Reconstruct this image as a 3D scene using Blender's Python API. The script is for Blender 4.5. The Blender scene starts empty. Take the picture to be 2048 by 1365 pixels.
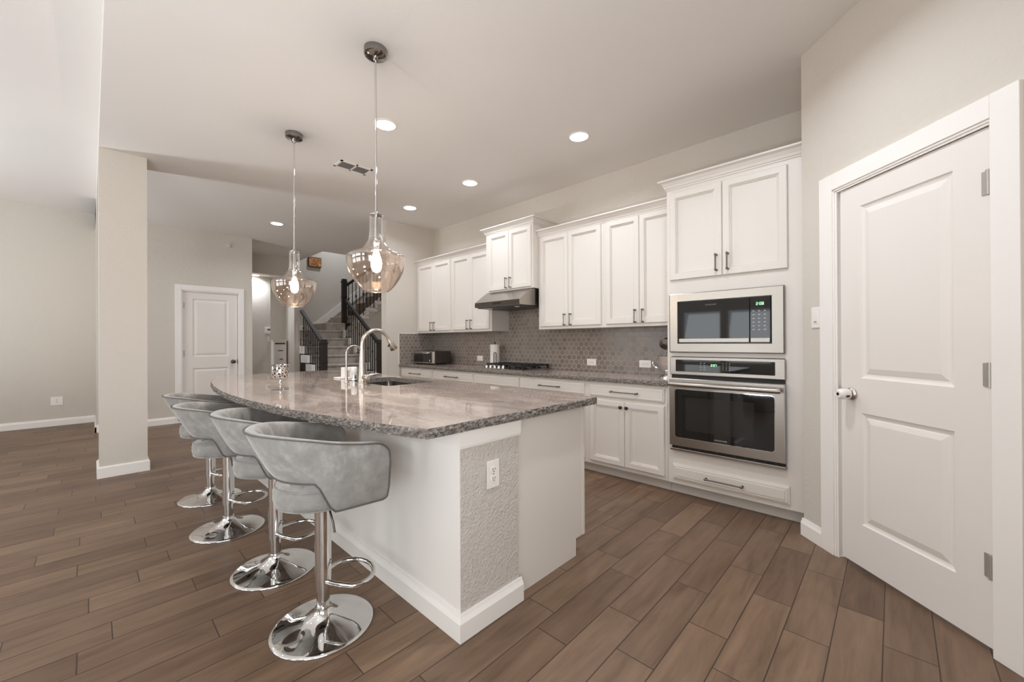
import bpy, bmesh, math, random
from mathutils import Matrix, Vector
random.seed(7)
sc = bpy.context.scene
C = sc.collection
PI = math.pi

# ------------------------------------------------------------------ camera, world, light, exposure
cam_d = bpy.data.cameras.new('camera'); cam = bpy.data.objects.new('camera', cam_d); C.objects.link(cam)
cam_d.sensor_width = 36.0; cam_d.lens = 801.82 / 2048 * 36.0
cam_d.clip_start = 0.02; cam_d.clip_end = 200
_r = Vector((0.7241628, 0.6896130, -0.0047054)); _u = Vector((0.0050964, 0.0014714, 0.9999859)); _w = Vector((-0.6896102, 0.7241766, 0.0024490))
cam.matrix_world = Matrix(((_r.x, _u.x, -_w.x, 0), (_r.y, _u.y, -_w.y, 0), (_r.z, _u.z, -_w.z, 1.22), (0, 0, 0, 1)))
sc.camera = cam
sc.view_settings.view_transform = 'Standard'; sc.view_settings.look = 'None'
sc.view_settings.exposure = 0.30; sc.view_settings.gamma = 1.0
try: sc.view_settings.use_curve_mapping = False
except Exception: pass
sc.cycles.use_denoising = True
sc.cycles.max_bounces = 10; sc.cycles.diffuse_bounces = 6; sc.cycles.glossy_bounces = 5
sc.cycles.transmission_bounces = 8; sc.cycles.transparent_max_bounces = 24
sc.cycles.sample_clamp_indirect = 6.0
sc.cycles.caustics_reflective = False; sc.cycles.caustics_refractive = False

SKY = 1.6          # daylight outside the windows
WIN_LOW, WIN_TOP = 1.7, 6.0   # radiance of the daylight in the lower windows and in the transoms added above them
SIDE_FILL = 6.0         # radiance of the fill light from the added right-wall windows
CAN = 7.2         # each recessed ceiling lamp (W)
BULB = 20.0        # each pendant bulb (W)
UP_FILL = 33.0       # each fill uplighter added on the family room floor (W)
wd = bpy.data.worlds.new('sky'); sc.world = wd; wd.use_nodes = True
_b = wd.node_tree.nodes['Background']; _b.inputs[0].default_value = (0.80, 0.90, 1.0, 1); _b.inputs[1].default_value = SKY

def area_lamp(name, loc, direction, sx, sy, watts, col=(1, 1, 1), shape='RECTANGLE', parent=None, spread=180):
    d = bpy.data.lights.new(name, 'AREA'); d.shape = shape; d.size = sx
    if shape == 'RECTANGLE': d.size_y = sy
    d.energy = watts; d.color = col; d.spread = math.radians(spread)
    o = bpy.data.objects.new(name, d); C.objects.link(o)
    o.rotation_euler = Vector(direction).to_track_quat('-Z', 'Y').to_euler()
    if parent:
        o.parent = parent; o.location = Vector(loc) - parent.location
    else: o.location = loc
    return o
WINDOWS = [(-6.9, 1.05), (-5.72, 1.05), (-3.93, 1.05), (-2.75, 1.05), (-0.7, 1.05)]   # x centre, width of the south wall windows; those beyond the middle pair are added for fill light
WZ = [(0.60, 2.08), (2.42, 3.12)]  # lower windows, then transoms added for more fill light
for _x, _wd in WINDOWS:
    for (_a, _c), _L in zip(WZ, (WIN_LOW, WIN_TOP)):
        # window lamps tilted upward to brighten the ceiling; no terrace is modelled
        area_lamp('window_daylight_fill', (_x, -5.70, (_a + _c) / 2), (0, 1, 0.45), _wd, _c - _a, _L * PI * _wd * (_c - _a), (0.98, 0.98, 0.96))

FILL_WIN = [(-2.6, 1.5), (-0.7, 1.5)]      # y centre, width of the tall windows invented in the right wall for fill light
XRW = -0.414 + 1.55 / math.sqrt(2)         # x of the right wall
for _y, _wd in FILL_WIN:
    area_lamp('window_daylight_fill', (XRW + 0.17, _y, 1.32), (-1, 0, 0.1), 1.95, _wd, SIDE_FILL * PI * _wd * 1.95, (0.95, 0.98, 1.02))  # fill lamps outside the invented right-wall windows

# ------------------------------------------------------------------ materials
def srgb(r, g, b):
    f = lambda c: (c / 255 / 12.92) if c / 255 <= 0.04045 else ((c / 255 + 0.055) / 1.055) ** 2.4
    return (f(r), f(g), f(b), 1)
class NT:
    def __init__(s, name):
        s.m = bpy.data.materials.new(name); s.m.use_nodes = True; s.t = s.m.node_tree; s.t.nodes.clear()
        s.out = s.n('ShaderNodeOutputMaterial')
    def n(s, typ, **kw):
        nd = s.t.nodes.new(typ)
        for k, v in kw.items():
            if k in ('operation', 'blend_type', 'data_type', 'noise_dimensions', 'feature', 'distance', 'wave_type', 'bands_direction', 'interpolation_type', 'normalize', 'distribution'): setattr(nd, k, v)
            else:
                s.set(nd, k.replace('_', ' '), v)
        return nd
    def set(s, nd, k, v):
        i = nd.inputs[int(k[1:])] if (k[0] == 'i' and k[1:].isdigit()) else nd.inputs[k]
        if isinstance(v, bpy.types.NodeSocket): s.t.links.new(v, i)
        elif isinstance(v, bpy.types.Node): s.t.links.new(v.outputs[0], i)
        else: i.default_value = v
    def math(s, op, a, b=0.0, c=None):
        nd = s.n('ShaderNodeMath', operation=op); s.set(nd, 'i0', a); s.set(nd, 'i1', b)
        if c is not None: s.set(nd, 'i2', c)
        return nd.outputs[0]
    def mix(s, f, a, b, blend='MIX'):
        nd = s.n('ShaderNodeMix', data_type='RGBA', blend_type=blend); s.set(nd, 'i0', f); s.set(nd, 'i6', a); s.set(nd, 'i7', b)
        return nd.outputs[2]
    def ramp(s, fac, stops):
        nd = s.n('ShaderNodeValToRGB'); e = nd.color_ramp.elements
        e[0].position, e[0].color = stops[0]; e[1].position, e[1].color = stops[-1]
        for p_, c_ in stops[1:-1]:
            x = e.new(p_); x.color = c_
        s.set(nd, 'i0', fac); return nd.outputs[0]
    def obj(s): return s.n('ShaderNodeTexCoord').outputs['Object']
    def geo(s): return s.n('ShaderNodeNewGeometry').outputs['Position']
    def mapping(s, v, scale=(1, 1, 1), loc=(0, 0, 0), rot=(0, 0, 0)):
        nd = s.n('ShaderNodeMapping'); s.set(nd, 'Vector', v); s.set(nd, 'Scale', scale); s.set(nd, 'Location', loc); s.set(nd, 'Rotation', rot); return nd.outputs[0]
    def noise(s, v, scale, detail=3, rough=0.5, dist=0.0, out=0):
        nd = s.n('ShaderNodeTexNoise'); s.set(nd, 'Vector', v); s.set(nd, 'Scale', scale); s.set(nd, 'Detail', detail); s.set(nd, 'Roughness', rough); s.set(nd, 'Distortion', dist); return nd.outputs[out]
    def bump(s, h, strength=0.2, dist=0.01):
        nd = s.n('ShaderNodeBump'); s.set(nd, 'Height', h); s.set(nd, 'Strength', strength); s.set(nd, 'Distance', dist); return nd.outputs[0]
    def pbr(s, **kw):
        p = s.n('ShaderNodeBsdfPrincipled')
        for k, v in kw.items(): s.set(p, k.replace('_', ' '), v)
        s.t.links.new(p.outputs[0], s.out.inputs[0]); return s.m
    def fin(s, sh):
        s.t.links.new(sh.outputs[0] if isinstance(sh, bpy.types.Node) else sh, s.out.inputs[0]); return s.m
def plain(name, col, rough=0.5, metal=0.0, **kw):
    return NT(name).pbr(Base_Color=col, Roughness=rough, Metallic=metal, **kw)

def mat_wall(name, col, strength=0.25, scale=70, dist=0.004):
    t = NT(name); v = t.geo()
    n1 = t.noise(v, scale, 3, 0.55); n2 = t.noise(v, scale * 0.35, 2, 0.5)
    h = t.math('ADD', n1, t.math('MULTIPLY', n2, 0.7))
    return t.pbr(Base_Color=col, Roughness=0.72, Normal=t.bump(h, strength, dist))
M = {}
M['wall'] = mat_wall('wall_paint', srgb(206, 198, 187), 0.5, 60, 0.005)
M['wall_island'] = mat_wall('island_wall_paint', srgb(200, 192, 184), 0.9, 80, 0.007)
M['ceiling'] = mat_wall('ceiling_paint', srgb(228, 223, 217), 0.12, 60)
M['white'] = plain('white_satin_paint', srgb(222, 215, 207), 0.38)
M['trim'] = plain('white_trim_paint', srgb(238, 233, 227), 0.42)
M['door'] = plain('white_door_paint', srgb(230, 223, 216), 0.42)
M['toe'] = plain('toe_kick_paint', srgb(215, 208, 200), 0.5)
M['chrome'] = plain('chrome', (0.70, 0.69, 0.68, 1), 0.045, 1.0)
M['brushed_nickel'] = plain('brushed_nickel', srgb(192, 184, 174), 0.27, 1.0)
M['dark_nickel'] = plain('dark_nickel_handle', srgb(120, 112, 104), 0.3, 1.0)
M['pewter'] = plain('pewter_knob', srgb(95, 88, 82), 0.32, 1.0)
M['black'] = plain('black_gloss', (0.008, 0.008, 0.008, 1), 0.12)
M['black_glass'] = plain('black_glass', (0.006, 0.006, 0.0065, 1), 0.03, 0.0, IOR=1.6)
M['black_matte'] = plain('black_cast_iron', (0.012, 0.012, 0.012, 1), 0.5)
M['dark_gap'] = plain('dark_vent', (0.02, 0.018, 0.016, 1), 0.7)
M['plastic'] = plain('white_plastic', srgb(236, 230, 224), 0.35)
M['hinge'] = plain('satin_hinge', srgb(186, 181, 174), 0.35, 0.6)
M['dark_chrome'] = plain('smoked_chrome', (0.30, 0.285, 0.27, 1), 0.08, 1.0)
M['slat_grey'] = plain('vent_slat', srgb(150, 144, 138), 0.5)
M['slot'] = plain('outlet_slot', (0.03, 0.028, 0.025, 1), 0.6)
M['paper'] = plain('paper_towel', srgb(232, 226, 218), 0.9)
M['dark_wood'] = plain('espresso_wood', srgb(38, 29, 25), 0.6)
M['iron'] = plain('wrought_iron', srgb(34, 28, 26), 0.45, 0.6)
M['tag_grey'] = plain('faint_grey_lettering', srgb(120, 118, 114), 0.5)
M['button_grey'] = plain('pale_key_legend', srgb(180, 178, 172), 0.5)
def mat_steel():
    t = NT('brushed_steel'); v = t.mapping(t.obj(), (1.5, 1.5, 260))
    n = t.noise(v, 3.0, 2, 0.5)
    r = t.math('MULTIPLY_ADD', n, 0.14, 0.24)
    return t.pbr(Base_Color=srgb(170, 163, 155), Metallic=1.0, Roughness=r)
M['steel'] = mat_steel()
def mat_emit(name, col, s):
    t = NT(name); e = t.n('ShaderNodeEmission'); t.set(e, 'Color', col); t.set(e, 'Strength', s); return t.fin(e)
M['lamp'] = mat_emit('lamp_lens_glow', (1.0, 0.97, 0.92, 1), 12.0)
M['filament'] = mat_emit('bulb_glow', (1.0, 0.70, 0.36, 1), 16.0)
M['led'] = mat_emit('green_display', (0.45, 1.0, 0.55, 1), 1.6)

def mat_floor():
    t = NT('wood_plank_tile'); pos = t.geo()
    sx = t.n('ShaderNodeSeparateXYZ'); t.set(sx, 'i0', pos)
    W, L = 0.1535, 0.61
    u = t.math('DIVIDE', t.math('ADD', sx.outputs[0], 2.80 + W * 60), W)
    col = t.math('FLOOR', u); fu = t.math('FRACT', u)
    wn = t.n('ShaderNodeTexWhiteNoise', noise_dimensions='1D'); t.set(wn, 'W', col)
    off = t.math('FRACT', t.math('ADD', t.math('MULTIPLY', col, 0.347), t.math('MULTIPLY', wn.outputs[0], 0.22)))
    v = t.math('ADD', t.math('DIVIDE', t.math('ADD', sx.outputs[1], 30.0), L), off)
    row = t.math('FLOOR', v); fv = t.math('FRACT', v)
    cb = t.n('ShaderNodeCombineXYZ'); t.set(cb, 'i0', col); t.set(cb, 'i1', row)
    wn2 = t.n('ShaderNodeTexWhiteNoise', noise_dimensions='2D'); t.set(wn2, 'Vector', cb.outputs[0])
    rnd = wn2.outputs[0]
    # seams
    ex = t.math('MULTIPLY', t.math('MINIMUM', fu, t.math('SUBTRACT', 1.0, fu)), W)
    ey = t.math('MULTIPLY', t.math('MINIMUM', fv, t.math('SUBTRACT', 1.0, fv)), L)
    e = t.math('MINIMUM', ex, ey)
    ss = t.n('ShaderNodeMapRange', interpolation_type='SMOOTHSTEP'); t.set(ss, 'Value', e); t.set(ss, 'From Min', 0.0010); t.set(ss, 'From Max', 0.0030)
    plank = ss.outputs[0]
    # grain, shifted plank by plank
    cv = t.n('ShaderNodeCombineXYZ'); t.set(cv, 'i0', t.math('ADD', t.math('MULTIPLY', sx.outputs[0], 1.0), t.math('MULTIPLY', rnd, 37.0)))
    t.set(cv, 'i1', t.math('MULTIPLY', sx.outputs[1], 0.10)); t.set(cv, 'i2', t.math('MULTIPLY', rnd, 11.0))
    g1 = t.noise(cv.outputs[0], 26, 5, 0.62, 0.8); g2 = t.noise(cv.outputs[0], 9, 3, 0.5, 1.6)
    cv2 = t.n('ShaderNodeCombineXYZ'); t.set(cv2, 'i0', t.math('MULTIPLY_ADD', rnd, 17.0, sx.outputs[0])); t.set(cv2, 'i1', t.math('MULTIPLY', sx.outputs[1], 0.35))
    g3 = t.noise(cv2.outputs[0], 5.5, 3, 0.55, 1.2)
    g = t.math('ADD', t.math('MULTIPLY', g1, 0.45), t.math('ADD', t.math('MULTIPLY', g2, 0.35), t.math('MULTIPLY', g3, 0.3)))
    c = t.ramp(g, [(0.36, srgb(95, 75, 61)), (0.52, srgb(120, 98, 81)), (0.66, srgb(135, 112, 94)), (0.82, srgb(154, 131, 111))])
    tint = t.ramp(rnd, [(0.0, srgb(214, 204, 196)), (0.5, srgb(236, 230, 222)), (1.0, srgb(255, 250, 240))])
    c = t.mix(1.0, c, tint, 'MULTIPLY')
    c = t.mix(plank, srgb(58, 44, 34), c)
    rough = t.math('MULTIPLY_ADD', g1, 0.16, 0.34)
    hh = t.math('ADD', t.math('MULTIPLY', plank, 1.0), t.math('MULTIPLY', g1, 0.12))
    return t.pbr(Base_Color=c, Roughness=rough, Normal=t.bump(hh, 0.35, 0.002), Specular_IOR_Level=0.4)
M['floor'] = mat_floor()

def mat_granite(name, rough, dark=1.0):
    t = NT(name); v = t.geo()
    w = t.mapping(v, (0.55, 1.0, 1.0), rot=(0, 0, 0.35))
    n0 = t.noise(w, 2.2, 4, 0.6, 1.4)
    big = t.noise(t.mapping(v, (0.35, 1.5, 1), rot=(0, 0, 0.5)), 3.4, 5, 0.62, 1.8)
    fine = t.noise(v, 120, 3, 0.7); mid = t.noise(t.mapping(v, (0.6, 1.3, 1), rot=(0, 0, 0.4)), 26, 5, 0.7, 0.8)
    g = t.math('ADD', t.math('MULTIPLY', big, 0.55), t.math('ADD', t.math('MULTIPLY', mid, 0.32), t.math('MULTIPLY', fine, 0.16)))
    c = t.ramp(g, [(0.34, srgb(132 * dark, 117 * dark, 108 * dark)), (0.46, srgb(160 * dark, 144 * dark, 134 * dark)), (0.56, srgb(178 * dark, 162 * dark, 151 * dark)), (0.70, srgb(199 * dark, 186 * dark, 176 * dark))])
    vein = t.math('ABSOLUTE', t.math('SUBTRACT', n0, 0.52))
    vm = t.n('ShaderNodeMapRange'); t.set(vm, 'Value', vein); t.set(vm, 'From Min', 0.0); t.set(vm, 'From Max', 0.018); t.set(vm, 'To Min', 0.3); t.set(vm, 'To Max', 0.0)
    c = t.mix(vm.outputs[0], c, srgb(216 * dark, 208 * dark, 200 * dark))
    return t.pbr(Base_Color=c, Roughness=rough, IOR=1.65, Specular_IOR_Level=0.75)
M['granite'] = mat_granite('polished_granite', 0.035)
def mat_rock():
    t = NT('chiselled_granite_edge'); v = t.geo()
    a = t.noise(v, 55, 4, 0.7); b = t.noise(v, 170, 3, 0.7)
    g = t.math('ADD', t.math('MULTIPLY', a, 0.6), t.math('MULTIPLY', b, 0.4))
    c = t.ramp(g, [(0.34, srgb(62, 56, 52)), (0.5, srgb(118, 110, 103)), (0.66, srgb(176, 168, 160))])
    return t.pbr(Base_Color=c, Roughness=0.6, Normal=t.bump(a, 0.9, 0.01))
M['rock'] = mat_rock()

def mat_hex():
    t = NT('hexagon_mosaic_tile'); p = t.geo(); s = t.n('ShaderNodeSeparateXYZ'); t.set(s, 'i0', p)
    px = t.math('DIVIDE', t.math('ADD', t.math('ADD', s.outputs[0], s.outputs[1]), 20.0), 0.066)
    py = t.math('DIVIDE', t.math('ADD', s.outputs[2], 10.0), 0.0577)
    R3 = 1.7320508
    def cell(ox, oy):
        gx = t.math('SUBTRACT', t.math('FRACT', t.math('SUBTRACT', px, ox)), 0.5)
        q = t.math('DIVIDE', t.math('SUBTRACT', py, oy), R3)
        gy = t.math('MULTIPLY', t.math('SUBTRACT', t.math('FRACT', q), 0.5), R3)
        ax = t.math('ABSOLUTE', gx); ay = t.math('ABSOLUTE', gy)
        d2 = t.math('ADD', t.math('MULTIPLY', gx, gx), t.math('MULTIPLY', gy, gy))
        hd = t.math('MAXIMUM', ax, t.math('ADD', t.math('MULTIPLY', ax, 0.5), t.math('MULTIPLY', ay, 0.8660254)))
        ix = t.math('FLOOR', t.math('SUBTRACT', px, ox)); iy = t.math('FLOOR', q)
        return d2, hd, ix, iy
    a = cell(0.0, 0.0); b = cell(0.5, R3 / 2)
    sel = t.math('LESS_THAN', a[0], b[0])
    pick = lambda i: t.math('ADD', t.math('MULTIPLY', a[i], sel), t.math('MULTIPLY', b[i], t.math('SUBTRACT', 1.0, sel)))
    hd = pick(1)
    cb = t.n('ShaderNodeCombineXYZ'); t.set(cb, 'i0', pick(2)); t.set(cb, 'i1', pick(3)); t.set(cb, 'i2', sel)
    wn = t.n('ShaderNodeTexWhiteNoise', noise_dimensions='3D'); t.set(wn, 'Vector', cb.outputs[0])
    mr = t.n('ShaderNodeMapRange', interpolation_type='SMOOTHSTEP'); t.set(mr, 'Value', hd); t.set(mr, 'From Min', 0.435); t.set(mr, 'From Max', 0.475)
    gr = mr.outputs[0]
    tile = t.ramp(wn.outputs[0], [(0.0, srgb(122, 111, 103)), (1.0, srgb(142, 131, 122))])
    c = t.mix(gr, tile, srgb(176, 165, 154))
    h = t.math('SUBTRACT', 1.0, gr)
    wob = t.noise(p, 30, 2, 0.5)
    return t.pbr(Base_Color=c, Roughness=t.math('MULTIPLY_ADD', gr, 0.5, 0.16), Normal=t.bump(t.math('ADD', h, t.math('MULTIPLY', wob, 0.6)), 0.35, 0.004))
M['hex'] = mat_hex()

def mat_velvet(name, lo, hi):
    t = NT(name); v = t.obj()
    n = t.noise(v, 7, 4, 0.6, 0.8); n2 = t.noise(v, 26, 3, 0.6, 0.4)
    g = t.math('ADD', t.math('MULTIPLY', n, 0.7), t.math('MULTIPLY', n2, 0.3))
    c = t.ramp(g, [(0.32, lo), (0.52, tuple((a + b) / 2 for a, b in zip(lo, hi))), (0.62, hi)])
    return t.pbr(Base_Color=c, Roughness=0.85, Sheen_Weight=0.6, Sheen_Roughness=0.4, Sheen_Tint=(0.9, 0.88, 0.86, 1))
M['velvet'] = mat_velvet('grey_velvet', srgb(122, 118, 113), srgb(162, 158, 153))
M['piping'] = plain('dark_grey_piping', srgb(92, 86, 82), 0.8)
def mat_carpet(name, a, b):
    t = NT(name); n = t.noise(t.geo(), 160, 3, 0.7); n2 = t.noise(t.geo(), 9, 2, 0.5)
    g = t.math('ADD', t.math('MULTIPLY', n, 0.6), t.math('MULTIPLY', n2, 0.4))
    return t.pbr(Base_Color=t.ramp(g, [(0.35, a), (0.65, b)]), Roughness=0.95, Normal=t.bump(n, 0.5, 0.004))
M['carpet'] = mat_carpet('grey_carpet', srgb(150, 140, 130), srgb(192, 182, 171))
M['brown_carpet'] = mat_carpet('upper_flight_carpet', srgb(84, 68, 58), srgb(112, 92, 80))  # brownish carpet of the upper flight

def mat_thin_glass(name, zmid=None, clear=(1, 1, 1, 1), amber=(0.955, 0.905, 0.865, 1), refl=0.06):
    t = NT(name)
    lw = t.n('ShaderNodeLayerWeight'); t.set(lw, 'Blend', 0.35)
    edge = lw.outputs['Facing']
    tr = t.n('ShaderNodeBsdfTransparent'); gl = t.n('ShaderNodeBsdfGlossy'); t.set(gl, 'Roughness', 0.02); t.set(gl, 'Color', (0.95, 0.93, 0.91, 1))
    if zmid is not None:
        s = t.n('ShaderNodeSeparateXYZ'); t.set(s, 'i0', t.obj())
        mr = t.n('ShaderNodeMapRange', interpolation_type='SMOOTHSTEP'); t.set(mr, 'Value', s.outputs[2]); t.set(mr, 'From Min', zmid + 0.09); t.set(mr, 'From Max', zmid - 0.05)
        t.set(tr, 'Color', t.mix(mr.outputs[0], clear, amber))
        base = t.math('MULTIPLY_ADD', mr.outputs[0], 0.10, refl)
    else:
        t.set(tr, 'Color', clear); base = refl
    e3 = t.math('POWER', edge, 2.2)
    fac = t.math('MINIMUM', t.math('ADD', base, t.math('MULTIPLY', e3, 0.95)), 0.92)
    mx = t.n('ShaderNodeMixShader'); t.set(mx, 'i0', fac); t.set(mx, 'i1', tr); t.set(mx, 'i2', gl)
    return t.fin(mx)
M['pendant_glass'] = mat_thin_glass('lustre_pendant_glass', 1.74)
def mat_bulb():
    t = NT('glowing_bulb'); tr = t.n('ShaderNodeBsdfTransparent'); e = t.n('ShaderNodeEmission'); t.set(e, 'Color', (1.0, 0.78, 0.50, 1)); t.set(e, 'Strength', 6.0)
    a = t.n('ShaderNodeAddShader'); t.set(a, 'i0', tr); t.set(a, 'i1', e); return t.fin(a)
M['bulb_glass'] = mat_bulb()
M['window_glass'] = mat_thin_glass('window_glass', None, (0.97, 0.98, 0.98, 1), refl=0.04)

def mat_art():
    t = NT('abstract_canvas'); v = t.obj()
    n = t.noise(v, 11, 3, 0.6, 2.5); n2 = t.noise(v, 30, 2, 0.6, 1.0)
    c = t.ramp(t.math('ADD', t.math('MULTIPLY', n, 0.7), t.math('MULTIPLY', n2, 0.3)), [(0.42, srgb(50, 30, 20)), (0.47, srgb(214, 140, 72)), (0.52, srgb(96, 52, 28)), (0.58, srgb(232, 180, 120))])
    return t.pbr(Base_Color=c, Roughness=0.6)
M['art'] = mat_art()
def mat_filigree():
    t = NT('silver_filigree'); v = t.obj()
    vo = t.n('ShaderNodeTexVoronoi', feature='DISTANCE_TO_EDGE'); t.set(vo, 'Vector', v); t.set(vo, 'Scale', 58.0)
    m = t.math('GREATER_THAN', vo.outputs['Distance'], 0.17)
    bs = t.n('ShaderNodeBsdfPrincipled'); t.set(bs, 'Base Color', (0.85, 0.82, 0.78, 1)); t.set(bs, 'Metallic', 1.0); t.set(bs, 'Roughness', 0.12)
    dk = t.n('ShaderNodeBsdfPrincipled'); t.set(dk, 'Base Color', (0.06, 0.045, 0.035, 1)); t.set(dk, 'Roughness', 0.08)
    mx = t.n('ShaderNodeMixShader'); t.set(mx, 'i0', m); t.set(mx, 'i1', bs); t.set(mx, 'i2', dk); return t.fin(mx)
M['filigree'] = mat_filigree()

# ------------------------------------------------------------------ mesh helpers
class MB:
    """collects shapes, links them as ONE mesh object"""
    def __init__(s): s.bm = bmesh.new()
    def box(s, x0, x1, y0, y1, z0, z1, bev=0.0, seg=2):
        x0, x1 = min(x0, x1), max(x0, x1); y0, y1 = min(y0, y1), max(y0, y1); z0, z1 = min(z0, z1), max(z0, z1)
        vs = [s.bm.verts.new(p) for p in ((x0, y0, z0), (x1, y0, z0), (x1, y1, z0), (x0, y1, z0), (x0, y0, z1), (x1, y0, z1), (x1, y1, z1), (x0, y1, z1))]
        fs = [s.bm.faces.new([vs[i] for i in f]) for f in ((3, 2, 1, 0), (4, 5, 6, 7), (0, 1, 5, 4), (1, 2, 6, 5), (2, 3, 7, 6), (3, 0, 4, 7))]
        if bev > 0:
            bmesh.ops.bevel(s.bm, geom=list({e for f in fs for e in f.edges}), offset=bev, segments=seg, profile=0.5, affect='EDGES')
        return s
    def prism(s, pts, z0, z1):
        """pts counter-clockwise in xy"""
        a = [s.bm.verts.new((x, y, z0)) for x, y in pts]; b = [s.bm.verts.new((x, y, z1)) for x, y in pts]; n = len(pts)
        s.bm.faces.new(a[::-1]); s.bm.faces.new(b)
        for i in range(n): s.bm.faces.new((a[i], a[(i + 1) % n], b[(i + 1) % n], b[i]))
        return s
    def extrude_profile(s, prof, axis, a0, a1):
        """prof: 2-D outline; axis 'x': prof=(y,z) swept x ; axis 'y': prof=(x,z) swept y"""
        f = (lambda p, t: (t, p[0], p[1])) if axis == 'x' else (lambda p, t: (p[0], t, p[1]))
        A = [s.bm.verts.new(f(p, a0)) for p in prof]; B = [s.bm.verts.new(f(p, a1)) for p in prof]; n = len(prof)
        fs = [s.bm.faces.new(A), s.bm.faces.new(B[::-1])]
        for i in range(n): fs.append(s.bm.faces.new((A[i], B[i], B[(i + 1) % n], A[(i + 1) % n])))
        bmesh.ops.recalc_face_normals(s.bm, faces=fs); return s
    def lathe(s, prof, c=(0, 0, 0), n=32, axis='z', cap=True):
        """prof: (radius, height) list"""
        f = {'z': lambda r, a, h: (c[0] + r * math.cos(a), c[1] + r * math.sin(a), c[2] + h),
             'y': lambda r, a, h: (c[0] + r * math.cos(a), c[1] + h, c[2] + r * math.sin(a)),
             'x': lambda r, a, h: (c[0] + h, c[1] + r * math.cos(a), c[2] + r * math.sin(a))}[axis]
        rings = []; fs = []
        for r, h in prof: rings.append([s.bm.verts.new(f(max(r, 1e-5), 2 * PI * i / n, h)) for i in range(n)])
        for k in range(len(rings) - 1):
            for i in range(n): fs.append(s.bm.faces.new((rings[k][i], rings[k][(i + 1) % n], rings[k + 1][(i + 1) % n], rings[k + 1][i])))
        if cap:
            fs.append(s.bm.faces.new(rings[0])); fs.append(s.bm.faces.new(rings[-1]))
        bmesh.ops.recalc_face_normals(s.bm, faces=fs); return s
    def cyl(s, c, r, h, n=24, axis='z'): return s.lathe([(r, 0), (r, h)], c, n, axis)
    def tube(s, pts, r, n=10, closed=False, rs=None):
        P = [Vector(p) for p in pts]; m = len(P); rings = []; fs = []
        up = Vector((0, 0, 1)); prev = None
        for i in range(m):
            d = (P[(i + 1) % m] - P[i - 1]) if closed else (P[min(i + 1, m - 1)] - P[max(i - 1, 0)])
            d.normalize()
            if prev is None:
                a = d.cross(up)
                if a.length < 1e-4: a = d.cross(Vector((1, 0, 0)))
            else: a = prev - d * prev.dot(d)
            a.normalize(); prev = a; b = d.cross(a)
            rr = rs[i] if rs else r
            rings.append([s.bm.verts.new(P[i] + a * rr * math.cos(2 * PI * k / n) + b * rr * math.sin(2 * PI * k / n)) for k in range(n)])
        for i in range(m if closed else m - 1):
            A, B = rings[i], rings[(i + 1) % m]
            for k in range(n): fs.append(s.bm.faces.new((A[k], A[(k + 1) % n], B[(k + 1) % n], B[k])))
        if not closed: fs.append(s.bm.faces.new(rings[0][::-1])); fs.append(s.bm.faces.new(rings[-1]))
        bmesh.ops.recalc_face_normals(s.bm, faces=fs); return s
    def bar(s, a, b, w, h):
        """square bar from a to b"""
        a, b = Vector(a), Vector(b); d = (b - a).normalized()
        e = d.cross(Vector((0, 0, 1)))
        if e.length < 1e-4: e = Vector((1, 0, 0))
        e.normalize(); f = e.cross(d)
        q = [(-w / 2, -h / 2), (w / 2, -h / 2), (w / 2, h / 2), (-w / 2, h / 2)]
        A = [s.bm.verts.new(a + e * x + f * y) for x, y in q]; B = [s.bm.verts.new(b + e * x + f * y) for x, y in q]
        fs = [s.bm.faces.new(A), s.bm.faces.new(B[::-1])] + [s.bm.faces.new((A[i], B[i], B[(i + 1) % 4], A[(i + 1) % 4])) for i in range(4)]
        bmesh.ops.recalc_face_normals(s.bm, faces=fs); return s
    def panel(s, x0, x1, z0, z1, yb, loops):
        """slab facing -y. loops: (inset, y offset towards -y) from the outer back edge inwards; ends in a flat field"""
        prev = None; first = None
        for ins, d in loops:
            cur = [s.bm.verts.new(p) for p in ((x0 + ins, yb - d, z0 + ins), (x1 - ins, yb - d, z0 + ins), (x1 - ins, yb - d, z1 - ins), (x0 + ins, yb - d, z1 - ins))]
            if prev:
                for i in range(4): s.bm.faces.new((prev[i], prev[(i + 1) % 4], cur[(i + 1) % 4], cur[i]))
            else: first = cur
            prev = cur
        s.bm.faces.new(prev); s.bm.faces.new(first[::-1]); return s
    def disc_text(s): return s
    def build(s, name, mat, parent=None, local=False, smooth=False, angle=None):
        if parent is not None and not local: s.bm.transform(ROOT[parent.name].inverted())
        me = bpy.data.meshes.new(name); s.bm.normal_update(); s.bm.to_mesh(me); s.bm.free()
        mats = mat if isinstance(mat, (list, tuple)) else [mat]
        for m_ in mats: me.materials.append(m_)
        if smooth:
            me.polygons.foreach_set('use_smooth', [True] * len(me.polygons))
            me.set_sharp_from_angle(angle=math.radians(angle if angle else 40))
        o = bpy.data.objects.new(name, me); C.objects.link(o)
        if parent is not None:
            o.parent = parent; ROOT[o.name] = ROOT[parent.name]
        else: ROOT[o.name] = Matrix()
        return o
ROOT = {}
def tag(o, label=None, cat=None, group=None, kind=None):
    if label: o['label'] = label
    if cat: o['category'] = cat
    if group: o['group'] = group
    if kind: o['kind'] = kind
    return o
def thing(name, loc, label, cat, group=None, rotz=0.0, kind=None):
    o = bpy.data.objects.new(name, None); C.objects.link(o); o.location = loc; o.rotation_euler = (0, 0, rotz); o.empty_display_size = 0.1
    ROOT[o.name] = Matrix.Translation(Vector(loc)) @ Matrix.Rotation(rotz, 4, 'Z')
    return tag(o, label, cat, group, kind)
def struct(name, mb, mat, label, cat):
    return tag(mb.build(name, mat), label, cat, None, 'structure')

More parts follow.
